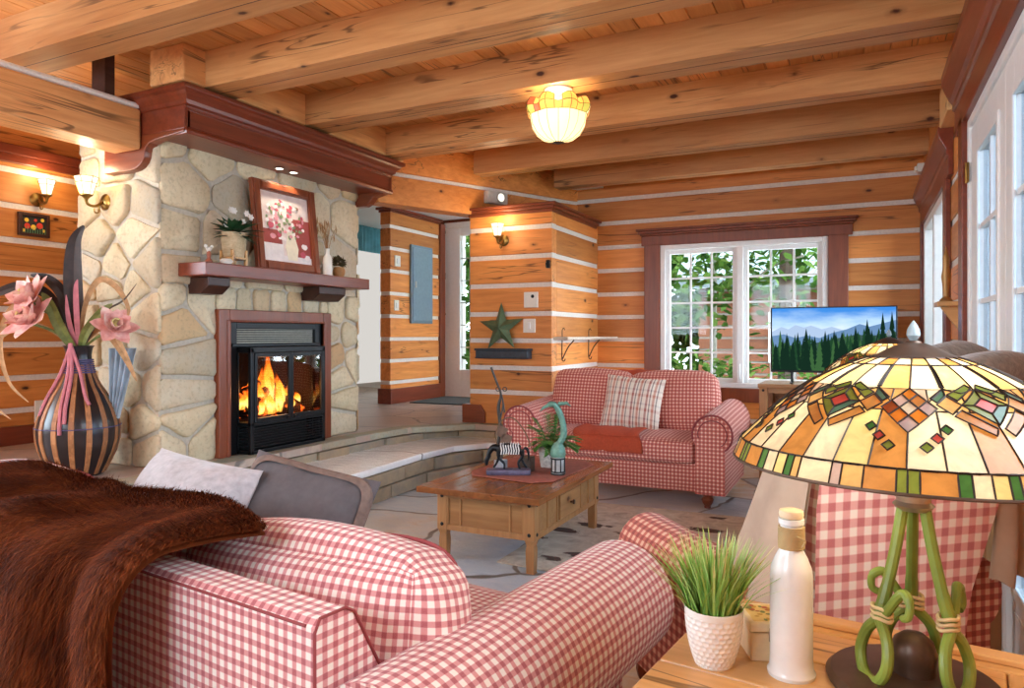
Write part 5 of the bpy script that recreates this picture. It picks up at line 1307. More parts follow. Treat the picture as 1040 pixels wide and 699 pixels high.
def fir(u, v0, h, w, m, d):
    for k in range(5):
        f0 = k / 5 * .9; i0 = len(b.v); zt = v0 + h * (1 - f0 * .82); zb = v0 + h * (1 - (f0 + .28)) ; ww = w * (.25 + .75 * (k + 1) / 5)
        pts = [(u - ww, max(0, zb)), (u + ww, max(0, zb)), (u, zt)]
        pts = [sp2(*p) for p in pts]; b.v += [(x, 5.9335 - d - k * .00001, z) for x, z in pts]; b.face([i0, i0 + 1, i0 + 2], m)
rf = random.Random(5)
for k in range(70): u = rf.random(); fir(u, .16 + .26 * u + rf.uniform(-.05, .05), rf.uniform(.16, .28), .026, rf.choice([6, 6, 4]), .0008 + k * .000006)
ridge2([(0, .2), (.3, .16), (.6, .2), (1, .3)], 7, .0014)
for k in range(110): u = rf.random(); fir(u, rf.uniform(-.1, .1), rf.uniform(.38, .6) + .15 * max(0, u - .5), .036, rf.choice([5, 5, 6, 4]), .0015 + k * .000006)
for u, h, m in ((.29, .72, 5), (.78, .86, 5), (.9, .96, 5), (.97, .98, 5), (.69, .74, 5), (.5, .6, 6), (.12, .5, 5), (.03, .46, 5), (.4, .52, 4), (.58, .66, 5)): fir(u, -.04, h, .05, m, .0021)
b.build('screen', sm, tv)

# ------------------------------------------------------------------ ceiling light
cl = thing('ceiling_light', 'lit stained glass bowl light hanging from the third ceiling beam', 'ceiling light', (-1.62, 3.905, 2.662))
b = B(); cc = (-1.62, 3.905, 0); b.lathe([(.082, 2.662), (.084, 2.652), (.07, 2.636), (.035, 2.628), (.012, 2.624), (.012, 2.58), (.0, 2.58)], cc, 32, cap=False); b.lathe([(.0, 2.60), (.03, 2.604), (.036, 2.60), (.03, 2.592), (0, 2.59)], cc, 24); b.build('canopy', 'white', cl)
pg = [NT('bowl glass ' + n) for n in ('cream', 'amber', 'green', 'red')]
for t, ccx in zip(pg, ((250, 232, 186), (226, 160, 86), (150, 158, 84), (176, 84, 56))):
    d_ = t.n('ShaderNodeBsdfPrincipled', {'Base Color': lin(ccx), 'Roughness': .3, 'Emission Color': lin(ccx), 'Emission Strength': .12}).outputs[0]; tr = t.n('ShaderNodeBsdfTranslucent', {0: lin(ccx)}).outputs[0]
    t.surf(t.n('ShaderNodeMixShader', {0: .4, 1: d_, 2: tr}).outputs[0])
pg = [t.m for t in pg]
b = B(); ld = B(); NP_ = 8
def bowl(s, t, o=0):
    q = s * NP_; f = q - math.floor(q); fl_ = 1 + .06 * math.cos(2 * PI * f) if t > .62 else 1 + .02 * math.cos(2 * PI * f)
    if t <= .62: g = t / .62; r_ = .03 + .14 * math.sin(g * PI / 2) ** .9; z = 2.345 + .155 * g ** 1.6
    else: g = (t - .62) / .38; r_ = .17 + .018 * math.sin(PI * g); z = 2.50 + .075 * g + .02 * abs(math.cos(PI * f)) * g
    a = 2 * PI * s; return Vector((cc[0] + (r_ + o) * fl_ * math.cos(a), cc[1] + (r_ + o) * fl_ * math.sin(a), z))
def cell(s0, s1, t0, t1, m):
    n = 4; i0 = len(b.v); pts = []
    for i in range(n + 1):
        for j in range(n + 1): b.v.append(tuple(bowl(s0 + (s1 - s0) * i / n, t0 + (t1 - t0) * j / n)))
    for i in range(n):
        for j in range(n): k = i0 + i * (n + 1) + j; b.face([k, k + n + 1, k + n + 2, k + 1], m, None, .5, True)
    per = [(s0 + (s1 - s0) * i / n, t0) for i in range(n)] + [(s1, t0 + (t1 - t0) * i / n) for i in range(n)] + [(s1 + (s0 - s1) * i / n, t1) for i in range(n)] + [(s0, t1 + (t0 - t1) * i / n) for i in range(n)]
    ld.tube([bowl(s, t, .0008) for s, t in per], .0018, 4, closed=True)
for k in range(16): cell(k / 16, (k + 1) / 16, 0, .62, 0)
rb = random.Random(2)
for k in range(24):
    for t0, t1 in ((.62, .81), (.81, 1.0)): cell(k / 24, (k + 1) / 24, t0, t1, rb.choice([0, 1, 2, 3, 1, 0]))
sh = b.build('glass_bowl', pg, cl); ld.build('lead_lines', leadm, sh)
b = B(); b.lathe([(.0, 2.335), (.012, 2.336), (.032, 2.345), (.03, 2.35), (0, 2.352)], cc, 20); b.tube([(cc[0], cc[1], 2.345), (cc[0], cc[1], 2.60)], .006, 8); b.build('rod', 'bronze', cl)
point_light('ceiling_bulb', (cc[0], cc[1], 2.47), 1.1, (1, .85, .6), .05); point_light('ceiling_bulb_upper', (cc[0] + .0, cc[1] - .03, 2.60), 1.6, (1, .82, .55), .03)

# ------------------------------------------------------------------ things on the pillar
sl = thing('ledge_shelf', 'narrow blue black ledge shelf on the front of the log pillar', 'shelf', (-2.92, PY0, .985))
b = B(); b.box(-3.19, -2.64, PY0 - .10, PY0, 1.055, 1.075); b.box(-3.18, -2.65, PY0 - .09, PY0, .99, 1.055); b.box(-3.185, -2.645, PY0 - .095, PY0, .983, .995); b.build('board', plain('blue black paint', (46, 56, 66), .45, var=.3), sl, bevel=.006)
st = B(); cst = (-2.935, PY0 - .05, 1.262)
def starp(k, r_, lean=.0): a = PI / 2 + k * PI / 5 + .05; x = r_ * math.cos(a); z = r_ * math.sin(a); return (cst[0] + x, cst[1] + z * .12, cst[2] + z)
i0 = 0; st.v.append((cst[0], cst[1] - .055, cst[2])); st.v.append((cst[0], cst[1] + .012, cst[2]))
for k in range(10): st.v.append(starp(k, .235 if k % 2 == 0 else .088))
for k in range(10): st.face([0, 2 + k, 2 + (k + 1) % 10][::-1], 0, None, .5); st.face([1, 2 + k, 2 + (k + 1) % 10], 0, None, .5)
tag(st.build('barn_star', plain('green barn star', (92, 112, 82), .45, .3, var=.25, nscale=14), off=(cst[0], cst[1], 1.076)), 'green metal five-pointed star standing on the blue black ledge shelf', 'star')
def plate(label, x, z, w, h, extra=None, y=PY0, name='switch_plate', d=.012):
    t = thing(name, label, 'switch' if name == 'switch_plate' else 'thermostat', (x, y, z)); b = B(); b.box(x - w / 2, x + w / 2, y - d, y, z - h / 2, z + h / 2); b.build('cover', 'offwhite', t, bevel=.004)
    b = B()
    if extra == 'dot': b.lathe([(.0, .001), (.016, 0)], n=18, cap=False, mx=Matrix.Translation((x + .02, y - d - .002, z + .03)) @ Matrix.Rotation(PI / 2, 4, 'X')); b.build('dial', 'blackm', t)
    else: b.box(x - .014, x + .014, y - d - .006, y - d, z - .03, z + .03); b.build('rocker', 'white', t, bevel=.002)
plate('white square thermostat with a black dial on the log pillar, above the switch', -2.652, 1.512, .135, .14, 'dot', name='thermostat', d=.025)
plate('white switch plate on the log pillar just below the thermostat', -2.672, 1.28, .12, .125)
b = B(); b.box(-2.50, -2.47, PY0 - .03, PY0, 1.79, 1.86); b.tube([(-2.485, PY0 - .03, 1.85), (-2.485, PY0 - .06, 1.83), (-2.485, PY0 - .05, 1.79)], .006, 6); tag(b.build('wall_hook', 'black', off=(-2.485, PY0, 1.82)), 'small black iron hook near the right edge of the log pillar', 'hook')
# glass corner shelf with curled brackets
cs_ = thing('corner_shelf', 'pale shelf on curled iron brackets along the right side of the log pillar', 'shelf', (-2.4, 6.4, 1.15))
b = B(); b.prism([(PX1, 5.80), (PX1 + .14, 5.80), (PX1 + .14, 6.80), (PX1 + .22, 6.98), (PX1, 6.98)], lambda x, y, k: (x, y, 1.18 if k else 1.155)); b.build('board', plain('pale limed wood', (206, 192, 172), .5), cs_, bevel=.004)
for y in (6.0, 6.7): b = B(); b.tube(bez([(PX1 + .005, y, 1.15), (PX1 + .005, y, .98), (PX1 + .025, y, .96), (PX1 + .035, y, .98)], 5), .005, 6); b.tube(bez([(PX1 + .12, y, 1.15), (PX1 + .06, y, 1.08), (PX1 + .01, y, .98)], 5), .006, 6); b.tube(bez([(PX1 + .006, y, 1.18), (PX1 + .006, y, 1.24), (PX1 + .02, y, 1.26), (PX1 + .03, y, 1.24)], 5), .004, 6); b.build('bracket', 'bronze', cs_)
# security light on the header
sl_ = thing('security_light', 'small white wall light with a round lens on the header log above the pillar', 'light', tuple(HMX @ Vector((1.22, 0, 2.50))))
b = B(); b.box(1.11, 1.35, -.07, 0, 2.44, 2.555, 0, .5, HMX); b.build('housing', plain('cream grey plastic', (206, 200, 186), .5), sl_, bevel=.01)
b = B(); ml = HMX @ Matrix.Translation((1.26, -.07, 2.50)) @ Matrix.Rotation(PI / 2, 4, 'X'); b.lathe([(.046, 0), (.048, .006), (.04, .012)], n=24, cap=False, mx=ml); b.lathe([(.04, .008), (.02, .018), (0, .02)], n=24, m=1, cap=False, mx=ml)
b.build('lens', ['silver', emit('lens glow', (255, 246, 226), .5)], sl_)
# ------------------------------------------------------------------ entrance
ep = thing('electrical_panel', 'blue grey metal electrical panel on the log partition by the entrance', 'panel', (-4.98, 7.48, 1.35))
b = B(); b.box(-4.98, -4.95, 7.24, 7.72, 1.34, 2.31); b.build('box', plain('blue grey steel', (112, 134, 146), .4, .2, var=.08), ep, bevel=.004)
b = B(); b.box(-4.95, -4.938, 7.27, 7.69, 1.37, 2.28); dr = b.build('door', plain('blue grey door', (120, 142, 154), .38, .2, var=.08), ep, bevel=.006)
b = B(); b.box(-4.938, -4.93, 7.30, 7.33, 1.78, 1.86); b.build('latch', 'silver', dr)
def platex(label, y, z, w, h, name, cat, x=-4.98, rocker=True):
    t = thing(name, label, cat, (x, y, z)); b = B(); b.box(x, x + .014, y - w / 2, y + w / 2, z - h / 2, z + h / 2); b.build('cover', 'offwhite', t, bevel=.004)
    b = B()
    if rocker: b.box(x + .014, x + .022, y - .016, y + .016, z - .03, z + .03)
    else:
        for dz in (-.028, .028): b.box(x + .014, x + .018, y - .018, y + .018, z + dz - .018, z + dz + .018)
    b.build('rocker' if rocker else 'socket', 'white', t, bevel=.002)
platex('upper white wall control on the log partition left of the electrical panel', 6.98, 2.08, .11, .13, 'wall_control', 'switch')
platex('lower white switch plate on the log partition left of the electrical panel', 6.96, 1.55, .09, .125, 'switch_plate', 'switch')
platex('white socket plate low on the left log wall behind the tall vase', 3.255, .615, .1, .17, 'wall_socket', 'socket', -5.62, False)
b = B(); b.prism([(-4.85, 7.05), (-3.95, 7.1), (-3.95, 7.95), (-4.9, 7.95)], lambda x, y, k: (x, y, UP + (.014 if k else .001))); tag(b.build('door_mat', plain('dark green grey mat', (62, 66, 64), .95, var=.3, nscale=90, bump=.4), off=(-4.4, 7.5, UP), bevel=.004), 'dark door mat in front of the white entrance door', 'mat')
cu = thing('curtain', 'teal curtain valance on a dark rod, seen through the gap right of the chimney', 'curtain', (-6.4, 8.1, 2.4))
b = B(); b.grid(lambda u, v: (-6.4 + .03 * math.sin(u * 60), 7.85 + .75 * u, 2.76 - .36 * v), 60, 4); b.grid(lambda u, v: (-6.412 + .03 * math.sin(u * 60), 7.85 + .75 * u, 2.76 - .36 * v), 60, 4, flip=True); b.build('valance', plain('teal satin', (106, 176, 190), .4, var=.2, nscale=8), cu)
b = B(); b.tube([(-6.4, 7.7, 2.775), (-6.4, 8.75, 2.775)], .018, 10); b.build('rod', 'blackm', cu)
b = B(); b.box(-6.46, -6.44, 7.6, 8.85, .5, 2.74); struct(b.build('glow_panel', emit('pale wall glow', (226, 222, 216), .3)))  # added glowing panel, stands in for the bright pale wall in the gap

# small flower picture on the left wall
fpq = thing('flower_picture', 'small dark framed picture of red and yellow flowers under the left wall sconce', 'picture', (-5.64, 3.215, 2.03))
b = B()
for y0, y1, z0, z1 in ((3.10, 3.125, 1.945, 2.12), (3.30, 3.325, 1.945, 2.12), (3.125, 3.30, 1.945, 1.968), (3.125, 3.30, 2.097, 2.12)): b.box(-5.65, -5.62, y0, y1, z0, z1)
b.build('frame', 'darkw', fpq, bevel=.003)
b = B(); b.box(-5.65, -5.635, 3.12, 3.305, 1.96, 2.1)
mq = Matrix(((0, 0, 1, 0), (1, 0, 0, 0), (0, 1, 0, 0), (0, 0, 0, 1)))
for y, z, r_, m in ((3.165, 2.02, .022, 1), (3.255, 2.03, .024, 1), (3.21, 2.015, .02, 2), (3.16, 2.065, .016, 2), (3.275, 2.075, .014, 2), (3.225, 2.07, .012, 1), (3.285, 1.995, .012, 2), (3.14, 1.985, .012, 2)): disc(b, mq, y, z, -5.6345 + r_ * .02, r_, r_, m, 10)
for k in range(10): y = 3.13 + k * .018; b.box(-5.6345, -5.634, y, y + .005, 1.965, 2.0 + .01 * (k % 3), 3)
b.build('canvas', [plain('picture ground', (40, 38, 34), .8), plain('picture red', (206, 60, 40), .7), plain('picture yellow', (232, 190, 60), .7), plain('picture green', (88, 140, 90), .7)], fpq)

# ------------------------------------------------------------------ tall vase with its arrangement
VX, VY = -4.12, 2.60
tv_ = thing('floor_vase', 'tall bottle-shaped black floor vase with vertical cane strips, left of the chimney', 'vase', (VX, VY, UP))
prof = [(.0, 0), (.125, .0), (.135, .012), (.165, .07), (.195, .14), (.212, .21), (.215, .27), (.205, .33), (.18, .40), (.145, .47), (.108, .53), (.082, .59), (.07, .65), (.066, .70), (.072, .74), (.082, .755), (.07, .757), (.055, .70), (0, .66)]
b = B(); b.lathe(prof, (VX, VY, UP), 48); b.build('body', plain('black lacquer', (34, 24, 26), .28, var=.4, nscale=9), tv_)
def pr_at(z):
    for (r0, z0), (r1, z1) in zip(prof[1:14], prof[2:15]):
        if z0 <= z <= z1: return r0 + (r1 - r0) * (z - z0) / max(1e-6, z1 - z0)
    return .07
cane = wood('brown cane', (176, 122, 78), (120, 72, 42), 'z', .5, False, 2)
b = B()
for k in range(15):
    a = 2 * PI * k / 15 + .1; wds = .026
    for j in range(26):
        z0, z1 = .012 + j * .0245, .012 + (j + 1) * .0245
        q = []
        for z, sg in ((z0, -1), (z0, 1), (z1, 1), (z1, -1)):
            r_ = pr_at(z) + .006; w = wds * (.45 + .55 * r_ / .215); da = sg * w / 2 / r_; q.append((VX + r_ * math.cos(a + da), VY + r_ * math.sin(a + da), UP + z))
        i0 = len(b.v); b.v += q; b.face([i0, i0 + 1, i0 + 2, i0 + 3], 0, None, R.random() * .2 + k / 20, False)
        q2 = []
        for z, sg in ((z0, -1), (z0, 1), (z1, 1), (z1, -1)):
            r_ = pr_at(z) + .0; w = wds * (.45 + .55 * (r_ + .006) / .215) * 1.15; da = sg * w / 2 / r_; q2.append((VX + r_ * math.cos(a + da), VY + r_ * math.sin(a + da), UP + z))
        b.v += q2; b.face([i0, i0 + 3, i0 + 7, i0 + 4], 0, None, k / 15); b.face([i0 + 2, i0 + 1, i0 + 5, i0 + 6], 0, None, k / 15)
b.build('cane_strips', cane, tv_)
b = B()
b = B()
for z in (.285,): b.tube([(VX + (pr_at(z) + .007) * math.cos(t * PI / 24), VY + (pr_at(z) + .007) * math.sin(t * PI / 24), UP + z) for t in range(48)], .003, 5, closed=True)
for j in range(7): z = .60 + j * .012; b.tube([(VX + (pr_at(z) + .005) * math.cos(t * PI / 16), VY + (pr_at(z) + .005) * math.sin(t * PI / 16), UP + z) for t in range(32)], .005, 5, closed=True)
b.build('cord_binding', plain('purple blue cord', (82, 76, 116), .8, var=.3), tv_)
b = B(); rib = plain('dusty pink ribbon', (186, 110, 118), .7, var=.15)
rt = Vector((.8965, .443, 0)); tc = Vector((.443, -.8965, 0))          # to the right of / towards the viewer
V0 = Vector((VX, VY, UP))
def vp(s, z, f=0.0): return V0 + rt * s + Vector((0, 0, z)) + tc * f
for pts in ([(0, .76, .075), (-.05, .60, .085), (-.10, .46, .13), (-.13, .36, .15)], [(0, .77, .08), (.06, .60, .085), (.11, .47, .12), (.14, .42, .13)], [(0, .77, .082), (.0, .6, .10), (.015, .4, .19), (.03, .26, .225)], [(.005, .77, .082), (.02, .6, .10), (.04, .42, .185), (.05, .32, .215)]):
    b.tube(bez([vp(*p) for p in pts], 6), .010, 6)
b.build('ribbon', rib, tv_)
# arrangement: each stem is a thing of its own standing in the vase
def ribbon_strip(b, pts, w, m=0, n=8, taper=True, th=.004):
    st = bez([vp(*p) for p in pts], n); i0 = len(b.v)
    for i, p in enumerate(st):
        d = (st[min(i + 1, len(st) - 1)] - st[max(i - 1, 0)]).normalized(); sd = d.cross(tc + rt * .35)
        sd = sd.normalized() if sd.length > .01 else rt; k = math.sin(PI * (.12 + .84 * i / (len(st) - 1))) if taper else 1; nn = d.cross(sd).normalized()
        b.v += [tuple(p - sd * w * k / 2), tuple(p + nn * (w * .18 * k + th)), tuple(p + sd * w * k / 2), tuple(p + nn * (w * .18 * k - th * .2))]
    for i in range(len(st) - 1):
        a = i0 + i * 4
        for j in range(4): j2 = (j + 1) % 4; b.face([a + j, a + j2, a + 4 + j2, a + 4 + j], m, None, .5, True)
stemm = plain('olive stem', (112, 122, 62), .6, var=.3)
def flower(label, s, z, f, sc_, tilt):
    t = thing('pink_flower', label, 'flower', tuple(vp(s, z, f)), 'pink flowers in the floor vase')
    b = B(); b.tube(bez([vp(0, .72), vp(s * .5, .72 + (z - .72) * .6, f * .4), vp(s, z - .02, f)], 6), .008, 7); b.build('stem', stemm, t)
    b = B(); c = vp(s, z, f); ax = (tc * .7 + rt * tilt + Vector((0, 0, .55))).normalized(); e1 = ax.orthogonal().normalized(); e2 = ax.cross(e1)
    for ring, (n, l, op) in enumerate(((6, .12, 1.0), (6, .10, .55), (4, .075, .25))):
        for k in range(n):
            a = 2 * PI * k / n + ring * .5; d = (e1 * math.cos(a) + e2 * math.sin(a)) * op + ax * (1.15 - op * .75)
            b.leaf(c, c + d.normalized() * l * sc_, .075 * sc_, ax - d * .2, 0, R.random(), .12, 5)
    pet = NT('pink petal'); b_ = b.build('petals', petm, t)
    b = B()
    for k in range(9): a = R.uniform(0, 6.28); d = (ax + (e1 * math.cos(a) + e2 * math.sin(a)) * .35).normalized(); b.tube([c, c + d * .06 * sc_], .0025, 5); b.ball(tuple(c + d * .06 * sc_), .006, n=6)
    b.build('stamens', plain('pale stamen', (214, 196, 130), .7), t)
petm = NT('dusty pink petals'); petm = petm.pbr(petm.ramp(petm.noise(petm.obj(), 18, 3), [(.3, (206, 136, 130)), (.52, (232, 182, 172)), (.7, (244, 222, 204))]), .6)
flower('upper left pink flower in the tall floor vase', -.20, 1.02, .10, 1.45, -.5)
flower('lower left pink flower in the tall floor vase, facing the room', -.17, .90, .15, 1.45, -.3)
flower('pink flower at the right of the tall floor vase, against the stone chimney', .24, .86, .06, 1.15, .7)
dk = plain('dark brown pod', (46, 30, 24), .5, var=.4); tn = plain('tan dried blade', (176, 136, 92), .7, var=.25); gr = plain('olive blade', (112, 118, 56), .6, var=.3)
for pts, w, m_, lb, nm in (
    ([(0, .70), (-.02, .95), (-.035, 1.15, .0), (-.025, 1.36), (.03, 1.46)], .10, dk, 'tall dark curved pod rising straight up from the floor vase', 'dried_pod'),
    ([(0, .72), (-.08, 1.02), (-.16, 1.14, .02), (-.27, 1.17, .02)], .065, dk, 'dark pod arching to the left above the pink flowers of the floor vase', 'dried_pod'),
    ([(-.02, .72), (-.15, 1.02), (-.28, 1.10, .05), (-.42, 1.06, .08), (-.52, .98, .1)], .06, dk, 'dark blade arching far to the left of the floor vase', 'dried_pod'),
    ([(0, .72), (.04, 1.0), (.12, 1.14), (.22, 1.10), (.29, .98), (.28, .90)], .035, tn, 'tan blade arching over to the right of the floor vase', 'dried_frond'),
    ([(0, .74), (.12, .86), (.22, .80, .03), (.30, .68, .04), (.36, .55, .04)], .05, tn, 'tan blade drooping down on the right side of the floor vase', 'dried_frond'),
    ([(0, .73), (-.14, 1.0, .08), (-.30, .98, .12), (-.36, .78, .14), (-.30, .56, .16), (-.18, .44, .17)], .03, tn, 'inner tan blade looping down the left side of the floor vase', 'dried_frond'),
    ([(0, .73), (-.22, .88, .05), (-.42, .78, .1), (-.46, .58, .12), (-.40, .42, .13), (-.30, .34, .14)], .028, tn, 'outer tan blade looping down at the far left of the floor vase', 'dried_frond'),
    ([(0, .70), (-.05, .84, .08), (-.11, 1.0, .1), (-.15, 1.06, .1)], .06, gr, 'broad olive leaf between the pink flowers of the floor vase', 'dried_leaf'),
    ([(.01, .70), (.07, .82, .06), (.16, .95, .05), (.22, 1.0, .04)], .05, gr, 'broad olive leaf leaning to the right in the floor vase', 'dried_leaf'),
    ([(0, .70), (.02, .9, .05), (.02, 1.08, .06), (.03, 1.14, .06)], .03, rib, 'tall dusty pink spear at the middle of the floor vase', 'dried_spear'),
    ([(0, .70), (-.02, .9, .06), (-.03, 1.05, .07)], .026, rib, 'short dusty pink spear left of the tall one in the floor vase', 'dried_spear'),
    ([(.02, .72), (.14, .94), (.26, 1.02), (.34, 1.12)], .012, plain('grey twig', (92, 80, 70), .9), 'thin grey twig reaching up to the right from the floor vase', 'twig')):
    b = B(); ribbon_strip(b, pts, w); tag(b.build(nm, m_, off=tuple(V0 + Vector((0, 0, .72)))), lb, 'dried plant', 'dried stems in the floor vase')
b = B(); clm = plain('pale blue pleated cloth', (176, 192, 204), .6, var=.2, nscale=8)
for sg in (0, 1): b.grid(lambda u, v: tuple(vp(.10 + (.05 + .16 * u) * (1 - v) * 1.0 + .06 * v + .04 * v * u + .0, .74 - .42 * v, -.05 + .02 * math.sin(u * 26) - .012 * sg)), 40, 10, flip=bool(sg))
tag(b.build('pleated_cloth', clm, off=tuple(vp(.15, .5))), 'pale blue pleated cloth between the floor vase and the stone chimney', 'cloth')

# ------------------------------------------------------------------ small things on the right
b = B(); b.box(XR - .055, XR, 6.88, 6.98, 2.575, 2.65, 0); b.box(XR - .075, XR - .055, 6.90, 6.96, 2.59, 2.63, 0); tag(b.build('motion_sensor', 'offwhite', off=(XR, 6.93, 2.6), bevel=.006), 'white motion sensor high in the corner between the window wall and the right wall', 'sensor')
b = B(); oc = (XR - .06, 4.56, 1.38); b.lathe([(.0, 0), (.03, .0), (.032, .01), (.014, .03), (.018, .09), (.024, .14), (.014, .20), (.018, .24), (.010, .27), (.0, .31)], oc, 16)
tag(b.build('carved_figure', plain('gilt carving', (170, 128, 74), .4, .4), off=oc), 'slender gilt carved figure on the wall between the french door and the side window', 'figurine')
b = B(); b.box(XR - .11, XR, 4.46, 4.66, 1.355, 1.38); b.prism([(-.09, 1.355), (0, 1.22), (0, 1.355)], lambda x, z, k: (XR + x, 4.54 if k else 4.58, z)); tag(b.build('bracket_shelf', 'oak', off=(XR, 4.56, 1.37), bevel=.003), 'tiny wooden bracket shelf holding the gilt carved figure', 'shelf')

# ------------------------------------------------------------------ outside
def grass_ground():
    t = NT('forest ground'); nz = t.noise(t.obj(), 1.5, 5); return t.pbr(t.ramp(nz, [(.3, (40, 50, 26)), (.6, (66, 76, 42)), (.8, (84, 78, 56))]), .95)
b = B(); b.box(-14, 10, 8.2, 30, -.5, -.35); b.box(.62, 10, -4, 8.2, -.5, -.35); struct(b.build('ground', grass_ground()))
lf = []
for n_, cs3 in (('spring leaf', ((34, 60, 22), (66, 98, 40), (104, 132, 66))), ('deep leaf', ((24, 46, 20), (48, 76, 34), (78, 104, 52)))):
    t = NT(n_); ti = t.tint(); col = t.ramp(ti, [(0, cs3[0]), (.6, cs3[1]), (1, cs3[2])]); d_ = t.n('ShaderNodeBsdfDiffuse', {0: col}).outputs[0]; tr = t.n('ShaderNodeBsdfTranslucent', {0: col}).outputs[0]
    lf.append(t.surf(t.n('ShaderNodeMixShader', {0: .4, 1: d_, 2: tr}).outputs[0]))
bark1 = plain('grey bark', (78, 68, 58), .95, var=.35, nscale=14, bump=.6); bark2 = plain('pale birch bark', (130, 126, 116), .9, var=.25, nscale=10, bump=.4)
def tree(label, x, y, h, r_, crown_, bark, lm, n=420, seed=0, leafsize=.16):
    rt_ = random.Random(seed + 31); t = thing('tree', label, 'tree', (x, y, -.4), 'trees outside')
    b = B(); lean = rt_.uniform(-.2, .2); pts = bez([(x, y, -.5), (x + lean * .3, y, h * .4), (x + lean, y, h)], 5); b.tube(pts, [r_ * (1 - .5 * i / len(pts)) for i in range(len(pts))], 10)
    for k in range(5):
        a = rt_.uniform(0, 6.28); z = h * rt_.uniform(.35, .8); p = Vector((x + lean * z / h, y, z)); b.tube(bez([p, p + Vector((math.cos(a) * .6, math.sin(a) * .5, .3)), p + Vector((math.cos(a) * 1.2, math.sin(a) * 1, .4))], 3), r_ * .25, 6)
    b.build('trunk', bark, t)
    b = B()
    cl_ = [(x + rt_.gauss(0, crown_[0] * .5), y + rt_.gauss(0, .5), rt_.uniform(crown_[1], crown_[2])) for _ in range(22)]
    for k in range(n):
        c = Vector(rt_.choice(cl_)) + Vector((rt_.gauss(0, .42), rt_.gauss(0, .35), rt_.gauss(0, .32))); dv = Vector((rt_.gauss(0, 1), rt_.gauss(0, 1), rt_.gauss(-.2, .5))).normalized()
        b.leaf(c, c + dv * leafsize * rt_.uniform(.7, 1.3), leafsize * .62, Vector((rt_.gauss(0, .5), rt_.gauss(-.3, .5), 1)), 0, rt_.random(), .2, 2)
    b.build('foliage', lm, t); return t
tree('grey-barked tree seen through the left sash of the back window', -2.55, 10.2, 5, .14, (1.3, 1.6, 3.6), bark1, lf[0], 700, 1)
tree('thick grey-barked tree seen through the right sash of the back window', -.85, 9.6, 5, .13, (1.1, 1.8, 3.6), bark1, lf[0], 560, 2)
tree('slim pale birch at the left edge of the back window', -3.2, 10.9, 5, .06, (1.0, 1.9, 3.8), bark2, lf[1], 420, 3)
tree('slim pale birch near the middle of the back window', -1.95, 10.6, 5, .06, (1.0, 2.0, 3.8), bark2, lf[1], 420, 4)
tree('slim pale birch just left of the television, outside the window', -1.45, 9.9, 5, .05, (.9, 2.0, 3.6), bark2, lf[0], 420, 5)
tree('distant leafy tree behind the neighbouring log cabin at the left', -5.0, 17.5, 8, .2, (3.4, .2, 5), bark1, lf[1], 5200, 6, .36)
tree('distant leafy tree behind the neighbouring log cabin at the right', -1.0, 17.5, 8, .2, (3.4, .2, 5), bark1, lf[0], 5200, 7, .36)
tree('leafy tree outside the glass of the entrance door', -5.7, 10.4, 5, .1, (1.0, .4, 3.6), bark1, lf[0], 2600, 8, .2)
tree('tree outside seen through the panes of the french door', 1.5, 10.4, 5, .1, (.45, .2, 3.8), bark1, lf[1], 900, 10, .2)
tree('farther tree outside seen through the panes of the french door', 2.5, 14.0, 6, .12, (.9, .2, 4.5), bark1, lf[0], 1200, 11, .24)
def bush(label, x, y, rx, h, n, seed):
    rt_ = random.Random(seed); t = thing('bush', label, 'bush', (x, y, -.35), 'bushes outside'); b = B()
    for k in range(6): a = rt_.uniform(0, 6.28); b.tube([(x, y, -.38), (x + math.cos(a) * rx * .5, y + math.sin(a) * .25, h * .7)], .012, 5)
    b.build('stems', bark1, t); b = B()
    for k in range(n):
        c = Vector((x + rt_.gauss(0, rx * .45), y + rt_.gauss(0, .28), rt_.uniform(-.2, h))); dv = Vector((rt_.gauss(0, 1), rt_.gauss(0, 1), rt_.gauss(0, .6))).normalized(); b.leaf(c, c + dv * .13, .075, Vector((0, -.3, 1)), 0, rt_.random(), .2, 2)
    b.build('foliage', lf[0], t)
bush('leafy bush under the left sash of the back window', -2.2, 9.1, .8, .95, 620, 1); bush('leafy bush under the middle of the back window', -1.3, 8.9, .5, .85, 360, 2)
bush('leafy bush under the right sash of the back window, behind the television', -.3, 8.8, .9, .9, 460, 3)
hb = thing('log_cabin', 'neighbouring log cabin with a grey roof seen through the back window', 'house', (-2.4, 13.5, -.4))
b = B()
for k in range(12):
    z = -.4 + k * .22; b.box(-2.75, .8, 13.5, 15.5, z + .02, z + .2, 0, R.random()); b.box(-2.74, .79, 13.52, 15.48, z - .02, z + .02, 1)
b.box(-5.2, -4.1, 13.8, 15.5, -.4, 1.1, 0, .3); b.build('wall', [wood('cabin logs', (112, 60, 30), (74, 38, 18), 'x', .7), plain('cabin chinking', (120, 114, 106), .9)], hb)
b = B(); rfm = plain('grey shingle roof', (84, 92, 92), .9, var=.15, nscale=8); b.prism([(13.1, 2.05), (14.6, 3.1), (16.0, 2.05), (16.0, 2.2), (14.6, 3.25), (13.1, 2.2)][::-1], lambda y, z, k: (-3.1 if k else 1.2, y, z)); b.prism([(13.5, 1.1), (14.7, 1.6), (15.8, 1.1), (15.8, 1.2), (14.7, 1.7), (13.5, 1.2)][::-1], lambda y, z, k: (-5.4 if k else -3.9, y, z)); b.build('roof', rfm, hb)
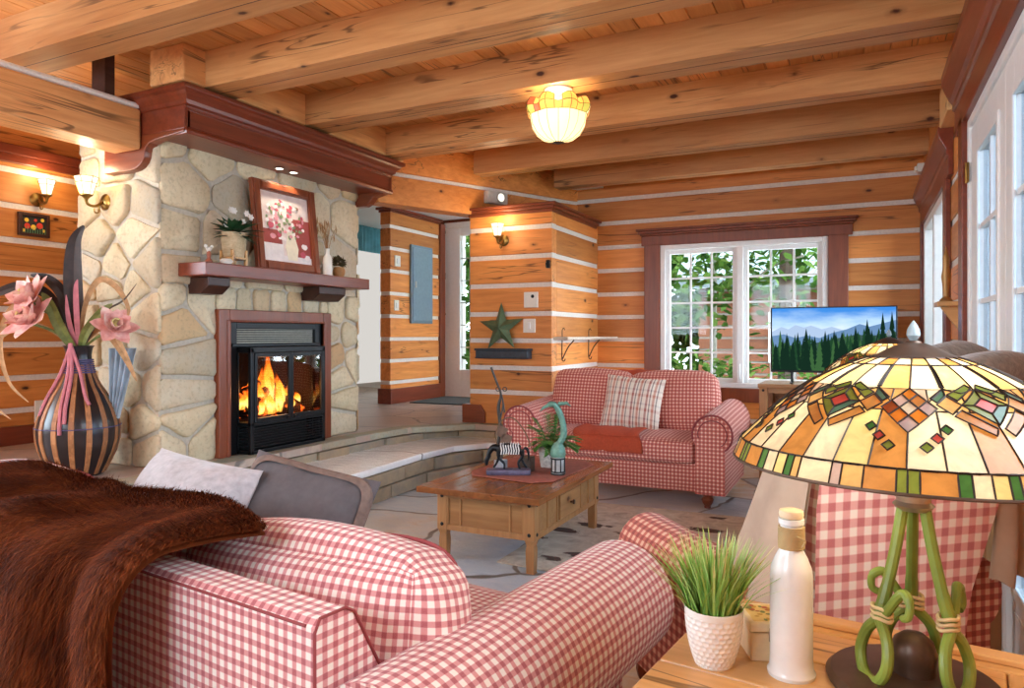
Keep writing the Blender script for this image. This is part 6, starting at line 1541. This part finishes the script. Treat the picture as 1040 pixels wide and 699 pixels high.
b = B(); frame(b, -1.5, -.6, .7, 1.6, 13.44, 13.5, .06); wn = b.build('window', 'white', hb); b = B(); b.box(-1.44, -.66, 13.46, 13.47, .76, 1.54); b.build('pane', plain('dark pane', (70, 84, 92), .1), wn)

# ------------------------------------------------------------------ light and camera
w = bpy.data.worlds.new('World'); bpy.context.scene.world = w; w.use_nodes = True
nt = w.node_tree; bg = nt.nodes['Background']; bg.inputs[0].default_value = (.72, .87, 1.0, 1); bg.inputs[1].default_value = WORLD
def portal(loc, rot, sx, sy):
    l = bpy.data.lights.new('daylight_portal', 'AREA'); l.shape = 'RECTANGLE'; l.size = sx; l.size_y = sy; l.cycles.is_portal = True
    o = bpy.data.objects.new('daylight_portal', l); C.objects.link(o); o.location = loc; o.rotation_euler = rot
portal((-3.45, -1.1, 1.7), (PI / 2, 0, 0), 1.1, 1.0); portal((-1.45, -1.1, 1.75), (PI / 2, 0, 0), 1.1, .9)
portal((XR + .1, 1.12, 1.77), (0, PI / 2, 0), .85, .85); portal((-5.8, .25, 1.62), (0, -PI / 2, 0), 1.65, 2.1); portal((XR + .1, 3.16, 1.2), (0, PI / 2, 0), 2.0, 1.9); portal((XR + .1, 6.0, 1.45), (0, PI / 2, 0), 1.3, 1.8); portal((-1.03, YB + .1, 1.4), (-PI / 2, 0, 0), 1.4, 1.3); portal((-4.45, 8.15, 1.6), (-PI / 2, 0, 0), .5, 1.8)
cam = bpy.data.cameras.new('Camera'); co = bpy.data.objects.new('Camera', cam); C.objects.link(co)
cam.sensor_width = 36; cam.lens = 36 * 719 / 1040; cam.shift_y = -9.5 / 1040; cam.clip_start = .05
co.location = (0, 0, 1.2); co.rotation_euler = (PI / 2, 0, math.atan(355 / 719))
sc_ = bpy.context.scene; sc_.camera = co
sc_.view_settings.view_transform = 'Standard'; sc_.view_settings.look = 'None'; sc_.view_settings.gamma = 1; sc_.view_settings.use_curve_mapping = False
sc_.view_settings.exposure = EXPOSURE
sc_.cycles.use_denoising = True; sc_.cycles.max_bounces = 10; sc_.cycles.diffuse_bounces = 6; sc_.cycles.transparent_max_bounces = 16; sc_.cycles.caustics_reflective = False; sc_.cycles.caustics_refractive = False
